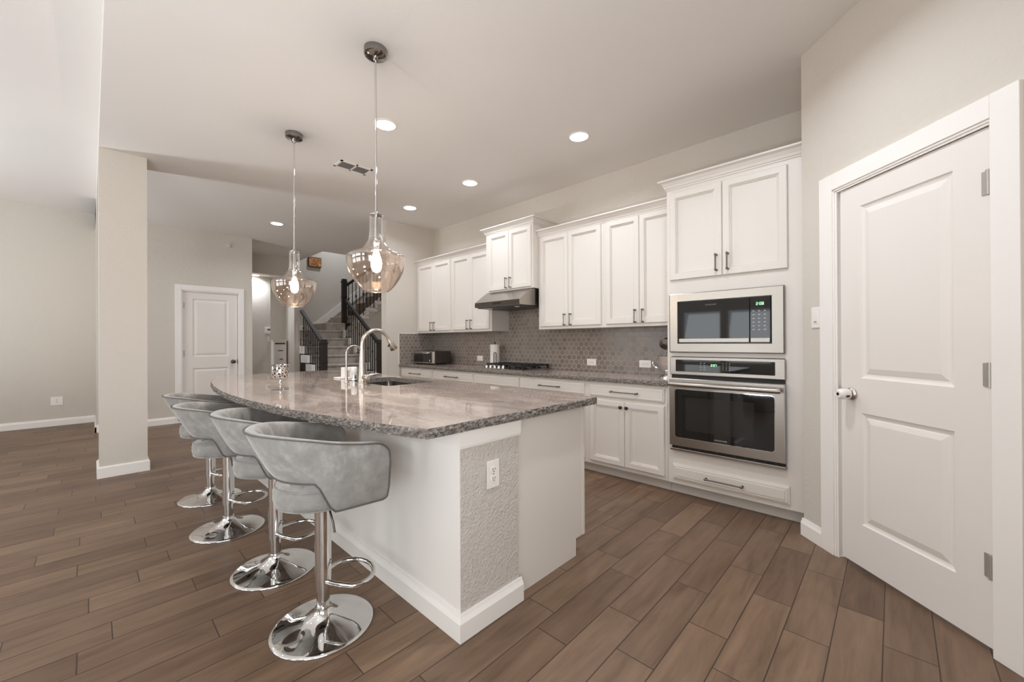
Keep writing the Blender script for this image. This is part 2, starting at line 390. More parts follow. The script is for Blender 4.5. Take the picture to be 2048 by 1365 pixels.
# ------------------------------------------------------------------ the room shell
ZC, ZL, ZS = 3.01, 3.25, 4.9
YW, XR = 3.80, -5.345             # kitchen wall, left return wall
struct('floor', MB().box(-11.2, 1.4, -5.6, 6.4, -0.06, 0), M['floor'], 'brown wood-look plank floor running through the whole room', 'floor')
c_ = MB().prism([(-9.33, 0.05), (1.3, 0.05), (1.3, 6.3), (-8.08, 6.3), (-8.08, 3.13), (-9.33, 3.13)], ZC, ZL)
struct('ceiling', c_, M['ceiling'], 'flat pale ceiling over the kitchen and island', 'ceiling')
struct('ceiling_living', MB().box(-9.2, 1.3, -5.7, 0.05, ZL, ZL + 0.1), M['ceiling'], 'slightly higher pale ceiling of the living area at far left', 'ceiling')
struct('ceiling_stairwell', MB().box(-11.1, -7.9, 3.0, 6.4, ZS, ZS + 0.1), M['ceiling'], 'high ceiling above the staircase', 'ceiling')
# kitchen wall and return wall
struct('wall_kitchen', MB().box(-5.49, 1.3, YW, YW + 0.12, 0, ZC), M['wall'], 'beige kitchen wall behind the long run of white cabinets', 'wall')
struct('wall_return', MB().box(-5.485, XR, 2.964, YW, 0, ZC), M['wall'], 'short beige wall closing the left end of the kitchen run', 'wall')
# diagonal pantry wall (door opening left out)
A0 = Vector((-0.414, 3.086)); DV = Vector((1, -1)).normalized(); NV = Vector((1, 1)).normalized()   # along, inwards
def dpt(s_, d=0.0):
    p = A0 + DV * s_ + NV * d; return (p.x, p.y)
pw = MB()
def dbox(mb, s0, s1, d0, d1, z0, z1):
    mb.prism([dpt(s0, d0), dpt(s1, d0), dpt(s1, d1), dpt(s0, d1)], z0, z1); return mb
dbox(pw, 0.0, 0.245, 0, 0.10, 0, ZC); dbox(pw, 0.99, 1.55, 0, 0.10, 0, ZC); dbox(pw, 0.245, 0.99, 0, 0.10, 2.068, ZC)
struct('wall_pantry', pw, M['wall'], 'beige diagonal wall holding the pantry door', 'wall')
struct('wall_pantry_side', MB().box(-0.414, -0.314, 3.18, YW, 0, ZC), M['wall'], 'side wall of the pantry beside the oven cabinet', 'wall')
e_ = dpt(1.55)
rw = MB(); ys_ = -5.6
for y_, w_ in FILL_WIN:
    rw.box(XRW, XRW + 0.1, ys_, y_ - w_ / 2, 0, ZL); rw.box(XRW, XRW + 0.1, y_ - w_ / 2, y_ + w_ / 2, 0, 0.35); rw.box(XRW, XRW + 0.1, y_ - w_ / 2, y_ + w_ / 2, 2.30, ZL); ys_ = y_ + w_ / 2
rw.box(XRW, XRW + 0.1, ys_, e_[1] + 0.05, 0, ZL)
struct('wall_right', rw, M['wall'], 'beige wall on the right side of the room', 'wall')
for i_, (y_, w_) in enumerate(FILL_WIN):
    f = MB(); a, b = y_ - w_ / 2, y_ + w_ / 2
    f.box(XRW + 0.02, XRW + 0.08, a, a + 0.05, 0.35, 2.30).box(XRW + 0.02, XRW + 0.08, b - 0.05, b, 0.35, 2.30).box(XRW + 0.02, XRW + 0.08, a + 0.05, b - 0.05, 0.35, 0.40).box(XRW + 0.02, XRW + 0.08, a + 0.05, b - 0.05, 2.25, 2.30)
    w = tag(f.build('window_%d' % (i_ + 20), M['trim']), 'tall white framed window invented for fill light in the right wall', 'window', 'added fill windows', 'structure')
    MB().box(XRW + 0.045, XRW + 0.053, a + 0.05, b - 0.05, 0.40, 2.25).build('window_pane', M['window_glass'], w)
# far walls
XF = -7.95
struct('wall_far', MB().box(XF - 0.12, XF, 0.05, 0.905, 0, ZC).box(XF - 0.12, XF, 1.768, 1.904, 0, ZC).box(XF - 0.12, XF, 0.905, 1.768, 2.062, ZC), M['wall'], 'far beige wall with the white two-panel door', 'wall')
struct('wall_living_stub', MB().box(-9.07, XF - 0.12, 0.05, 0.17, 0, ZL), M['wall'], 'short wall running back from the far wall to the living room wall', 'wall')
struct('wall_living', MB().box(-9.19, -9.07, -5.6, 0.17, 0, ZL), M['wall'], 'living room wall at far left with one outlet', 'wall')
sw = MB(); xs_ = -9.07
for x_, w_ in sorted(WINDOWS):
    sw.box(xs_, x_ - w_ / 2, -5.62, -5.5, 0, ZL); zz_ = 0
    for za_, zb_ in WZ: sw.box(x_ - w_ / 2, x_ + w_ / 2, -5.62, -5.5, zz_, za_); zz_ = zb_
    sw.box(x_ - w_ / 2, x_ + w_ / 2, -5.62, -5.5, zz_, ZL); xs_ = x_ + w_ / 2
sw.box(xs_, e_[0] + 0.1, -5.62, -5.5, 0, ZL)
struct('wall_south', sw, M['wall'], 'wall of mostly added windows behind the camera', 'wall')
wi = 0
for x_, w_ in WINDOWS:
    for za_, zb_ in WZ:
        wi += 1; f = MB(); a, b = x_ - w_ / 2, x_ + w_ / 2
        f.box(a, a + 0.045, -5.6, -5.53, za_, zb_).box(b - 0.045, b, -5.6, -5.53, za_, zb_).box(a + 0.045, b - 0.045, -5.6, -5.53, za_, za_ + 0.045).box(a + 0.045, b - 0.045, -5.6, -5.53, zb_ - 0.045, zb_)
        w = tag(f.build('window_%d' % wi, M['trim']), 'white framed window in the partly invented window wall behind the camera', 'window', 'family room windows', 'structure')
        MB().box(a + 0.045, b - 0.045, -5.57, -5.562, za_ + 0.045, zb_ - 0.045).build('window_pane', M['window_glass'], w)
# column and hall
struct('column', MB().box(-5.56, -5.21, 0.05, 0.375, 0, ZC), M['wall'], 'square beige column standing free left of the bar stools', 'column')
struct('wall_hall_header', MB().box(-9.33, -9.22, 1.78, 3.02, 2.62, ZC), M['wall'], 'dark header over the opening to the side hall', 'wall')
struct('wall_nook_front', MB().box(-9.72, -9.60, 1.78, 2.635, 0, 2.62), M['wall'], 'brightly lit hall wall carrying the keypad', 'wall')
struct('wall_nook_back', MB().box(-10.03, -9.93, 2.5, 3.06, 0, 2.62), M['wall'], 'recessed hall wall behind the narrow white cabinet', 'wall')
struct('wall_nook_side', MB().box(-9.72, XF - 0.12, 1.68, 1.80, 0, ZC), M['wall'], 'hall wall behind the far door', 'wall')
struct('ceiling_nook', MB().box(-10.05, -9.33, 1.68, 3.02, 2.62, 2.7), M['ceiling'], 'low ceiling of the side hall', 'ceiling')
struct('wall_stair_left', MB().box(-10.95, -9.35, 3.02, 3.13, 0, ZS), M['wall'], 'wall end at the left of the staircase', 'wall')
struct('wall_stair_back', MB().box(-11.05, -10.93, 3.02, 6.4, 0, ZS), M['wall'], 'tall grey-beige wall behind the staircase', 'wall')
struct('wall_stair_upper', MB().box(-8.08, -7.97, 3.02, 6.3, ZL, ZS).box(-9.35, -8.08, 3.02, 3.13, ZL, ZS), M['wall'], 'wall above the hall ceiling edge at the stairwell', 'wall')
struct('wall_stair_under', MB().extrude_profile([(4.42, 0), (6.2, 0), (6.2, 2.80), (4.70, 1.575), (4.42, 1.475)], 'x', -9.96, -9.935), M['wall'], 'grey wall below the upper flight of stairs', 'wall')
struct('wall_hall_end', MB().box(-11.05, -5.40, 6.2, 6.3, 0, ZS), M['wall'], 'end wall of the stair hall', 'wall')
struct('wall_hall_right', MB().box(-5.49, -5.40, YW + 0.12, 6.2, 0, ZC), M['wall'], 'right wall of the stair hall', 'wall')

# baseboards
def base_prof(h=0.105, t=0.016): return [(0, 0), (-t, 0), (-t, h - 0.03), (-t * 0.55, h - 0.012), (-t * 0.35, h), (0, h)]
def bb_y(x0, x1, y, h=0.105, sgn=-1):      # runs along x on a wall plane y, standing out towards sgn*y
    return MB().extrude_profile([(y - sgn * p, z) for p, z in base_prof(h)], 'x', x0, x1)
def bb_x(y0, y1, x, h=0.105, sgn=1):
    return MB().extrude_profile([(x - sgn * p, z) for p, z in base_prof(h)], 'y', y0, y1)
struct('baseboard_living', bb_x(-5.5, 0.05, -9.07), M['trim'], 'white baseboard of the living room wall', 'baseboard')
struct('baseboard_stub', bb_y(-9.05, XF + 0.016, 0.05), M['trim'], 'white baseboard of the short stub wall', 'baseboard')
struct('baseboard_far', bb_x(0.034, 0.884, XF), M['trim'], 'white baseboard of the far wall left of its door', 'baseboard')
struct('baseboard_far_end', bb_x(1.79, 1.904, XF), M['trim'], 'white baseboard of the far wall right of its door', 'baseboard')
cb = MB()
cx0, cx1, cy0, cy1 = -5.56, -5.21, 0.05, 0.375
for prof_h, t_ in ((0.095, 0.016), (0.105, 0.007)):
    cb.box(cx0 - t_, cx1 + t_, cy0 - t_, cy1 + t_, 0, prof_h, 0.002)
struct('baseboard_column', cb, M['trim'], 'white baseboard around the square column', 'baseboard')
def dbb(s0, s1):
    m = MB(); pr = base_prof(); a = [m.bm.verts.new((*dpt(s0, p), z)) for p, z in pr]; b = [m.bm.verts.new((*dpt(s1, p), z)) for p, z in pr]
    m.bm.faces.new(a); m.bm.faces.new(b[::-1])
    for i in range(6): m.bm.faces.new((a[i], b[i], b[(i + 1) % 6], a[(i + 1) % 6]))
    bmesh.ops.recalc_face_normals(m.bm, faces=m.bm.faces[:]); return m
struct('baseboard_pantry', dbb(-0.008, 0.154), M['trim'], 'short white baseboard left of the pantry door', 'baseboard')
struct('baseboard_pantry_end', dbb(1.059, 1.545), M['trim'], 'white baseboard right of the pantry door', 'baseboard')

# ------------------------------------------------------------------ doors
def door_leaf(width, height, panels, depth=0.035):
    """front at y=0 facing -y, x from 0..width; panels: (x0,x1,z0,z1)"""
    m = MB(); bm = m.bm
    xs = [0, panels[0][0], panels[0][1], width]; zs = sorted({0, height} | {p[2] for p in panels} | {p[3] for p in panels})
    V = {}
    def v(x, z, y=0.0):
        k = (round(x, 5), round(z, 5), round(y, 5))
        if k not in V: V[k] = bm.verts.new((x, y, z))
        return V[k]
    for i in range(3):
        for j in range(len(zs) - 1):
            x0, x1, z0, z1 = xs[i], xs[i + 1], zs[j], zs[j + 1]
            if any(abs(p[0] - x0) < 1e-6 and abs(p[2] - z0) < 1e-6 for p in panels):
                prev = [v(x0, z0), v(x1, z0), v(x1, z1), v(x0, z1)]
                for ins, y in ((0.006, 0.006), (0.014, 0.009), (0.022, 0.010), (0.030, 0.007), (0.052, 0.0012)):
                    cur = [v(x0 + ins, z0 + ins, y), v(x1 - ins, z0 + ins, y), v(x1 - ins, z1 - ins, y), v(x0 + ins, z1 - ins, y)]
                    for k in range(4): bm.faces.new((prev[k], prev[(k + 1) % 4], cur[(k + 1) % 4], cur[k]))
                    prev = cur
                bm.faces.new(prev)
            else: bm.faces.new((v(x0, z0), v(x1, z0), v(x1, z1), v(x0, z1)))
    m.box(0, width, 0.0125, depth, 0, height)
    for a, b, c, d in ((0, 0.004, 0, height), (width - 0.004, width, 0, height), (0.004, width - 0.004, 0, 0.004), (0.004, width - 0.004, height - 0.004, height)): m.box(a, b, 0.0004, 0.0125, c, d)
    return m
def hinges(door, x, zs, side):
    for z in zs:
        MB().cyl((x, -0.010, z - 0.048), 0.0075, 0.096, 12).box(x - 0.028 if side > 0 else x, x if side > 0 else x + 0.028, -0.0035, 0.002, z - 0.046, z + 0.046).build('hinge', M['hinge'], door, True, True)
# pantry door: wall-local frame, x along the wall, -y into the kitchen
root_pd = (A0.x, A0.y, 0)
d1 = door_leaf(0.692, 2.03, [(0.121, 0.559, 0.224, 0.816), (0.121, 0.559, 1.0, 1.912)]).build('door_1', M['door'], None, True)
d1.location = (*dpt(0.279, 0.006), 0.02); d1.rotation_euler = (0, 0, -PI / 4)
tag(d1, 'large white two-panel pantry door in the diagonal right-hand wall', 'door', None, 'structure'); ROOT[d1.name] = Matrix()
hinges(d1, 0.690, (0.318, 1.063, 1.813), 1)
kb = MB().lathe([(0.033, 0), (0.033, -0.006), (0.027, -0.012), (0.014, -0.018), (0.013, -0.034)], (0.066, 0, 0.91), 28, 'y').build('door_knob', M['brushed_nickel'], d1, True, True)
cv = MB().lathe([(0.0265, -0.022), (0.0285, -0.03), (0.0285, -0.058), (0.026, -0.070), (0.019, -0.078), (0.0, -0.0785)], (0.066, 0, 0.91), 28, 'y', cap=False).build('child_proof_cover', M['plastic'], kb, True, True)
hole = MB()
hole.lathe([(0.0, -0.0795), (0.0085, -0.0795), (0.0085, -0.074)], (0.066, 0, 0.91), 16, 'y', cap=False)
for an in (100, 190, -20):
    a = math.radians(an); c = Vector((0.066 + 0.0282 * math.cos(a), -0.045, 0.91 + 0.0282 * math.sin(a)))
    t1 = Vector((-math.sin(a), 0, math.cos(a))); nrm = Vector((math.cos(a), 0, math.sin(a)))
    ring = [hole.bm.verts.new(c + nrm * 0.001 * (1 - 0.9 * abs(math.cos(b))) + t1 * 0.007 * math.cos(b) + Vector((0, 1, 0)) * 0.012 * math.sin(b)) for b in [2 * PI * k / 14 for k in range(14)]]
    hole.bm.faces.new(ring)
hole.build('finger_hole', M['black'], kb, True)
MB().box(-0.003, 0.001, 0.004, 0.028, 0.885, 0.945).build('latch_plate', M['brushed_nickel'], d1, True)
def casing(name, w0, w1, z1, cw, label, loc, rotz, stop=0.012, jd=0.10):
    """flat casing with stepped inner edge around an opening w0..w1, in wall-local coordinates"""
    m = MB()
    for a, b in ((w0 - cw, w0), (w1, w1 + cw)): m.box(a, b, -0.018, 0.001, 0, z1 + cw, 0.002)
    m.box(w0, w1, -0.018, 0.001, z1, z1 + cw, 0.002)
    for k, (a, d) in enumerate(((0.010, -0.012), (0.020, -0.006))):
        m.box(w0, w0 + a, d, 0.001, 0, z1, 0.001); m.box(w1 - a * 0.5, w1, d, 0.001, 0, z1, 0.001); m.box(w0, w1, d, 0.001, z1 - a, z1, 0.001)
    m.box(w0, w0 + 0.012, 0.001, jd, 0, z1); m.box(w1 - 0.006, w1, 0.001, jd, 0, z1); m.box(w0, w1, 0.001, jd, z1 - 0.012, z1)
    m.box(w0 + 0.012, w0 + 0.022, 0.045, jd, 0, z1 - 0.012); m.box(w1 - 0.016, w1 - 0.006, 0.045, jd, 0, z1 - 0.012); m.box(w0 + 0.012, w1 - 0.006, 0.045, jd, z1 - 0.03, z1 - 0.012)
    o = m.build(name, M['trim']); o.location = loc; o.rotation_euler = (0, 0, rotz); return tag(o, label, 'door trim', None, 'structure')
casing('trim_1', 0.246, 0.984, 2.072, 0.090, 'wide white casing around the pantry door', (*dpt(0.0), 0), -PI / 4)
# far door (faces +x): local x = world y
d2 = door_leaf(0.716, 2.03, [(0.125, 0.591, 0.224, 0.816), (0.125, 0.591, 1.0, 1.912)]).build('door_2', M['door'], None, True)
d2.location = (XF - 0.02, 0.976, 0.012); d2.rotation_euler = (0, 0, PI / 2); ROOT[d2.name] = Matrix()
tag(d2, 'white two-panel door in the far wall behind the bar stools', 'door', None, 'structure')
hinges(d2, 0.0, (0.30, 1.05, 1.80), -1)
MB().lathe([(0.032, 0), (0.032, -0.006), (0.014, -0.014), (0.013, -0.03), (0.022, -0.036), (0.029, -0.05), (0.027, -0.062), (0.014, -0.07), (0.0, -0.071)], (0.655, 0, 0.905), 24, 'y', cap=False).build('door_knob', M['pewter'], d2, True, True)
MB().box(0.712, 0.718, -0.001, 0.02, 0.87, 0.94).build('latch_plate', M['pewter'], d2, True)
casing('trim_2', 0.96, 1.706, 2.056, 0.076, 'white casing around the far door', (XF, 0.0, 0), PI / 2)

# ------------------------------------------------------------------ cabinetry helpers (front faces -y)
DOOR = [(0.0, 0.0), (0.0, 0.014), (0.005, 0.020), (0.046, 0.020), (0.048, 0.0135), (0.053, 0.0150), (0.055, 0.0085), (0.060, 0.0100), (0.062, 0.0035)]
DRAWER = [(0.0, 0.0), (0.0, 0.012), (0.004, 0.014), (0.009, 0.014), (0.012, 0.020), (0.022, 0.020), (0.025, 0.0185)]
STEPPED = [(0.0, 0.0), (0.0, 0.010), (0.012, 0.013), (0.014, 0.017), (0.026, 0.017), (0.028, 0.020), (0.033, 0.0205)]
def bar_handle(parent, x, y, z, L, horizontal=True):
    m = MB(); y1 = y - 0.030
    for sgn in (-1, 1):
        c = (x + sgn * L / 2, y, z) if horizontal else (x, y, z + sgn * L / 2)
        m.lathe([(0.0085, 0), (0.0075, -0.004), (0.0050, -0.010), (0.0050, -0.028)], c, 12, 'y')
        p0 = Vector(c) + Vector((0, -0.030, 0)); d = Vector((sgn, 0, 0)) if horizontal else Vector((0, 0, sgn))
        m.tube([p0 - d * 0.012, p0 - d * 0.004, p0 + d * 0.004, p0 + d * 0.008], 0, 10, rs=[0.0055, 0.0078, 0.0078, 0.004])
    h = Vector((L / 2, 0, 0)) if horizontal else Vector((0, 0, L / 2)); c = Vector((x, y1, z))
    m.tube([c - h, c + h], 0.0048, 10)
    return m.build('handle', M['dark_nickel'], parent, smooth=True)
def knob(parent, x, y, z):
    return MB().lathe([(0.010, 0), (0.006, -0.004), (0.0055, -0.014), (0.013, -0.018), (0.016, -0.024), (0.013, -0.029), (0.0, -0.030)], (x, y, z), 20, 'y', cap=False).build('knob', M['pewter'], parent, smooth=True)
def cab_door(parent, x0, x1, z0, z1, y, hx=None, hz=None, kn=None):
    d = MB().panel(x0, x1, z0, z1, y, DOOR).build('door', M['white'], parent)
    if hx is not None: bar_handle(d, hx, y - 0.02, hz, 0.112, False)
    if kn: knob(d, kn[0], y - 0.02, kn[1])
    return d
def crown_prof(y, z0, h=0.075, out=0.055):
    """profile in (y,z) for a crown standing out towards -y"""
    return [(y, z0), (y - 0.006, z0), (y - 0.008, z0 + 0.010), (y - 0.014, z0 + 0.014), (y - 0.020, z0 + 0.030), (y - out * 0.62, z0 + h * 0.70), (y - out * 0.86, z0 + h * 0.80), (y - out, z0 + h * 0.84), (y - out, z0 + h), (y, z0 + h)]

YF, YD = 3.205, 3.185             # base face frame, base door fronts
ZCT = 0.897
# ---- base cabinets
BG = 'white base cabinets under the long kitchen counter'
def base_cabinet(x0, x1, dx0, dx1, label, drawer_handle=True, knobs=True):
    t = thing('base_cabinet', ((x0 + x1) / 2, (YF + YW) / 2, 0), label, 'cabinet', BG)
    MB().box(x0 + 0.0005, x1 - 0.0005, YF, YW - 0.002, 0.093, 0.858).build('carcass', M['white'], t)
    MB().box(x0 + 0.0005, x1 - 0.0005, YF + 0.072, YW - 0.01, 0.0, 0.0925).build('toe_kick', M['toe'], t)
    dr = MB().panel(dx0, dx1, 0.720, 0.832, YF, DRAWER).build('drawer_front', M['white'], t)
    if drawer_handle: bar_handle(dr, (dx0 + dx1) / 2, YD, 0.777, 0.24)
    mid = (dx0 + dx1) / 2
    for a, b, k in ((dx0, mid - 0.0015, mid - 0.028), (mid + 0.0015, dx1, mid + 0.028)):
        cab_door(t, a, b, 0.127, 0.693, YF, kn=(k, 0.645))
    return t
base_cabinet(-5.343, -4.530, -5.320, -4.555, 'base cabinet at the far left end, under the toaster oven')
base_cabinet(-4.530, -3.682, -4.509, -3.703, 'base cabinet left of the cooktop, below the paper towels')
base_cabinet(-3.682, -2.935, -3.668, -2.946, 'base cabinet under the cooktop with a handleless drawer front', drawer_handle=False)
base_cabinet(-2.935, -2.080, -2.924, -2.106, 'base cabinet just right of the cooktop')
base_cabinet(-2.080, -1.322, -2.045, -1.344, 'base cabinet next to the oven tower, two doors with dark knobs')

# ---- long countertop with chiselled front edge
def rough_edge_slab(name, outline, front, z0, z1, label, amp=0.010, hole=None):
    """outline: list of xy counter-clockwise; front: set of edge indices that are chiselled. Subdivided and roughened."""
    bm = bmesh.new(); pts = []; rough = []
    n = len(outline)
    for i in range(n):
        a = Vector(outline[i]); b = Vector(outline[(i + 1) % n]); L = (b - a).length
        k = max(1, int(L / 0.012)) if i in front else 1
        for j in range(k):
            pts.append(a + (b - a) * (j / k)); rough.append(i in front and (j > 0 or (i - 1) % n in front))
    N = len(pts); nor = []
    for i in range(N):
        d = pts[(i + 1) % N] - pts[i - 1]; nor.append(Vector((d.y, -d.x)).normalized())
    rnd = random.Random(3)
    levels = 6; rings = []
    ph = [rnd.random() * 9 for _ in range(6)]
    for l in range(levels + 1):
        f = l / levels; ring = []
        for i in range(N):
            off = 0.0; dz = 0.0
            if rough[i]:
                bulge = 0.004 * math.sin(PI * f)
                off = bulge + amp * (rnd.random() - 0.62) * (0.35 if l in (0, levels) else 1.0) + 0.0025 * math.sin(i * 0.23 + ph[0]) * math.sin(i * 0.071 + ph[1])
                if 0 < l < levels: dz = (rnd.random() - 0.5) * 0.004
            p = pts[i] + nor[i] * off
            ring.append(bm.verts.new((p.x, p.y, z0 + (z1 - z0) * f + dz)))
        rings.append(ring)
    for l in range(levels):
        for i in range(N):
            q = bm.faces.new((rings[l][i], rings[l][(i + 1) % N], rings[l + 1][(i + 1) % N], rings[l + 1][i]))
            q.material_index = 1 if (rough[i] or rough[(i + 1) % N]) else 0
    if hole:
        # bridge with a rectangular hole: split polygon fan by connecting hole loop through two cuts
        hv = [[bm.verts.new((x, y, z)) for x, y in hole] for z in (z0, z1)]
        m = len(hole)
        for k in range(m): bm.faces.new((hv[0][(k + 1) % m], hv[0][k], hv[1][k], hv[1][(k + 1) % m])).material_index = 1
        for lev, R_ in ((0, rings[0]), (1, rings[-1])):
            H = hv[lev]
            edges = [bm.edges.get((R_[i], R_[(i + 1) % N])) for i in range(N)] + [bm.edges.get((H[k], H[(k + 1) % m])) for k in range(m)]
            bmesh.ops.triangle_fill(bm, use_beauty=True, use_dissolve=False, edges=edges, normal=(0, 0, 1 if lev else -1))
    else:
        bm.faces.new(rings[-1]); bm.faces.new(rings[0][::-1])
    bmesh.ops.recalc_face_normals(bm, faces=bm.faces[:])
    mb = MB(); mb.bm.free(); mb.bm = bm
    return mb
ct = rough_edge_slab('countertop', [(-5.343, 3.168), (-1.322, 3.168), (-1.322, YW - 0.002), (-5.343, YW - 0.002)], {0}, 0.858, ZCT, '', amp=0.006)
tag(ct.build('countertop', [M['granite'], M['rock']]), 'long grey-brown granite countertop along the kitchen wall', 'countertop')
# ---- backsplash
bs = MB().box(-5.343, -1.322, YW - 0.010, YW - 0.001, ZCT + 0.001, 1.357).box(-3.66, -2.90, YW - 0.010, YW - 0.001, 1.357, 1.70).box(XR + 0.0005, XR + 0.010, 3.168, YW - 0.010, ZCT + 0.001, 1.352)
bso = tag(bs.build('backsplash', M['hex']), 'grey-brown hexagon mosaic backsplash behind the counter and hood', 'backsplash', None, 'structure')
MB().box(XR + 0.0005, XR + 0.012, 3.160, 3.168, ZCT + 0.001, 1.358).box(XR + 0.0005, XR + 0.012, 3.160, 3.47, 1.352, 1.360).build('edge_trim', M['plastic'], bso)

# ---- wall cabinets
YU = 3.49
WG = 'white wall cabinets above the counter'
def wall_cabinet(x0, x1, doors, label, z0=1.36, z1=2.43, yf=YU, dz0=1.388, dz1=2.385, hz=1.455, crown=(2.393, 'n')):
    t = thing('wall_cabinet', ((x0 + x1) / 2, (yf + YW) / 2, z0), label, 'cabinet', WG)
    MB().box(x0 + 0.0005, x1 - 0.0005, yf, YW - 0.002, z0, z1).build('carcass', M['white'], t)
    for a, b, h in doors: cab_door(t, a, b, dz0, dz1, yf, hx=h, hz=hz)
    zc, kind = crown
    m = MB(); ca, cb_ = x0, x1
    pr = crown_prof(yf, zc)
    if 'l' in kind or 'r' in kind or 'e' in kind:
        # mitred front crown plus side returns
        out = [yf - p[0] for p in pr]; zz = [p[1] for p in pr]
        la = x0 if ('l' in kind) else None; rb = x1 if ('r' in kind) else None
        A = [m.bm.verts.new((x0 - (o if la is not None else 0), yf - o, z)) for o, z in zip(out, zz)]
        B = [m.bm.verts.new((x1 + (o if rb is not None else 0), yf - o, z)) for o, z in zip(out, zz)]
        n = len(pr); fs = []
        for i in range(n): fs.append(m.bm.faces.new((A[i], B[i], B[(i + 1) % n], A[(i + 1) % n])))
        if la is not None:
            D = [m.bm.verts.new((x0 - o, YW - 0.002, z)) for o, z in zip(out, zz)]
            for i in range(n): fs.append(m.bm.faces.new((D[i], A[i], A[(i + 1) % n], D[(i + 1) % n])))
            fs.append(m.bm.faces.new(D))
        else: fs.append(m.bm.faces.new(A))
        if rb is not None:
            D = [m.bm.verts.new((x1 + o, YW - 0.002, z)) for o, z in zip(out, zz)]
            for i in range(n): fs.append(m.bm.faces.new((B[i], D[i], D[(i + 1) % n], B[(i + 1) % n])))
            fs.append(m.bm.faces.new(D))
        else: fs.append(m.bm.faces.new(B))
        bmesh.ops.recalc_face_normals(m.bm, faces=fs)
    else: m.extrude_profile(pr, 'x', x0, x1)
    m.build('crown_molding', M['white'], t)
    return t
wall_cabinet(-5.343, -4.483, [(-5.300, -4.906, -4.945), (-4.903, -4.508, -4.866)], 'leftmost tall wall cabinet, above the toaster oven')
wall_cabinet(-4.483, -3.672, [(-4.460, -4.083, -4.120), (-4.080, -3.705, -4.043)], 'wall cabinet directly left of the range hood')
wall_cabinet(-3.668, -2.902, [(-3.612, -3.268, -3.300), (-3.265, -2.912 - 0.012, -3.232)], 'short raised wall cabinet above the range hood', z0=1.826, z1=2.575, yf=3.395, dz0=1.842, dz1=2.530, hz=1.915, crown=(2.540, 'lr'))
wall_cabinet(-2.900, -2.068, [(-2.866, -2.490, -2.527), (-2.487, -2.093, -2.450)], 'wall cabinet directly right of the range hood')
wall_cabinet(-2.068, -1.322, [(-2.036, -1.692, -1.728), (-1.689, -1.345, -1.653)], 'wall cabinet touching the oven tower')

# ---- range hood
t = thing('range_hood', (-3.3, 3.5, 1.63), 'stainless steel under-cabinet range hood above the cooktop', 'range hood')
hx0, hx1 = -3.664, -2.932
hb = MB().extrude_profile([(3.200, 1.632), (3.200, 1.690), (3.392, 1.822), (YW - 0.012, 1.822), (YW - 0.012, 1.632)], 'x', hx0, hx1)
hb.build('hood_body', M['steel'], t)
MB().box(hx0 + 0.004, hx1 - 0.004, 3.196, 3.2005, 1.634, 1.688).build('front_fascia', plain('dark_steel_fascia', srgb(96, 90, 86), 0.25, 1.0), t)
MB().box(-3.355, -3.215, 3.1945, 3.197, 1.652, 1.672).build('button_panel', M['black'], t)
MB().box(hx0 + 0.02, hx1 - 0.02, 3.23, 3.74, 1.622, 1.632).build('grease_filter', plain('dark_steel_filter', srgb(88, 84, 80), 0.4, 1.0), t)
for x_ in (-3.52, -3.08): MB().cyl((x_, 3.32, 1.617), 0.028, 0.006, 20).build('hood_lamp', M['plastic'], t, smooth=True)

# ---- oven tower
TX0, TX1 = -1.320, -0.418
t = thing('oven_cabinet', ((TX0 + TX1) / 2, 3.5, 0), 'tall white cabinet tower holding the microwave and wall oven', 'cabinet')
tc = MB()
# carcass as frame with two appliance openings
for a, b, c, d in ((TX0, -1.288, 0.093, 2.475), (-0.528, TX1, 0.093, 2.475), (-1.288, -0.528, 0.093, 0.375), (-1.288, -0.528, 1.100, 1.140), (-1.288, -0.528, 1.585, 2.475)):
    tc.box(a, b, YF, YF + 0.02, c, d)
tc.box(TX0, TX0 + 0.018, YF + 0.02, YW - 0.002, 0.093, 2.475).box(TX1 - 0.018, TX1, YF + 0.02, YW - 0.002, 0.093, 2.475).box(TX0, TX1, YF + 0.02, YW - 0.002, 2.455, 2.475).box(TX0, TX1, YW - 0.02, YW - 0.002, 0.093, 2.475)
tc.build('carcass', M['white'], t)
MB().box(TX0, TX1, YF + 0.072, YW - 0.01, 0.0, 0.0925).build('toe_kick', M['toe'], t)
cab_door(t, -1.292, -0.909, 1.703, 2.395, YF, hx=-0.945, hz=1.800)
cab_door(t, -0.906, -0.507, 1.703, 2.395, YF, hx=-0.868, hz=1.800)
dr = MB().panel(-1.282, -0.504, 0.128, 0.250, YF, STEPPED).build('drawer_front', M['white'], t)
bar_handle(dr, -0.904, YD, 0.186, 0.245)
m = MB(); pr = crown_prof(YF, 2.428); out = [YF - p[0] for p in pr]; zz = [p[1] for p in pr]; n = len(pr)
A = [m.bm.verts.new((TX0 - o, YF - o, z)) for o, z in zip(out, zz)]; B = [m.bm.verts.new((TX1, YF - o, z)) for o, z in zip(out, zz)]; D = [m.bm.verts.new((TX0 - o, YU - 0.06, z)) for o, z in zip(out, zz)]
fs = [m.bm.faces.new(B), m.bm.faces.new(D)]
for i in range(n):
    fs.append(m.bm.faces.new((A[i], B[i], B[(i + 1) % n], A[(i + 1) % n]))); fs.append(m.bm.faces.new((D[i], A[i], A[(i + 1) % n], D[(i + 1) % n])))
bmesh.ops.recalc_face_normals(m.bm, faces=fs); m.build('crown_molding', M['white'], t)

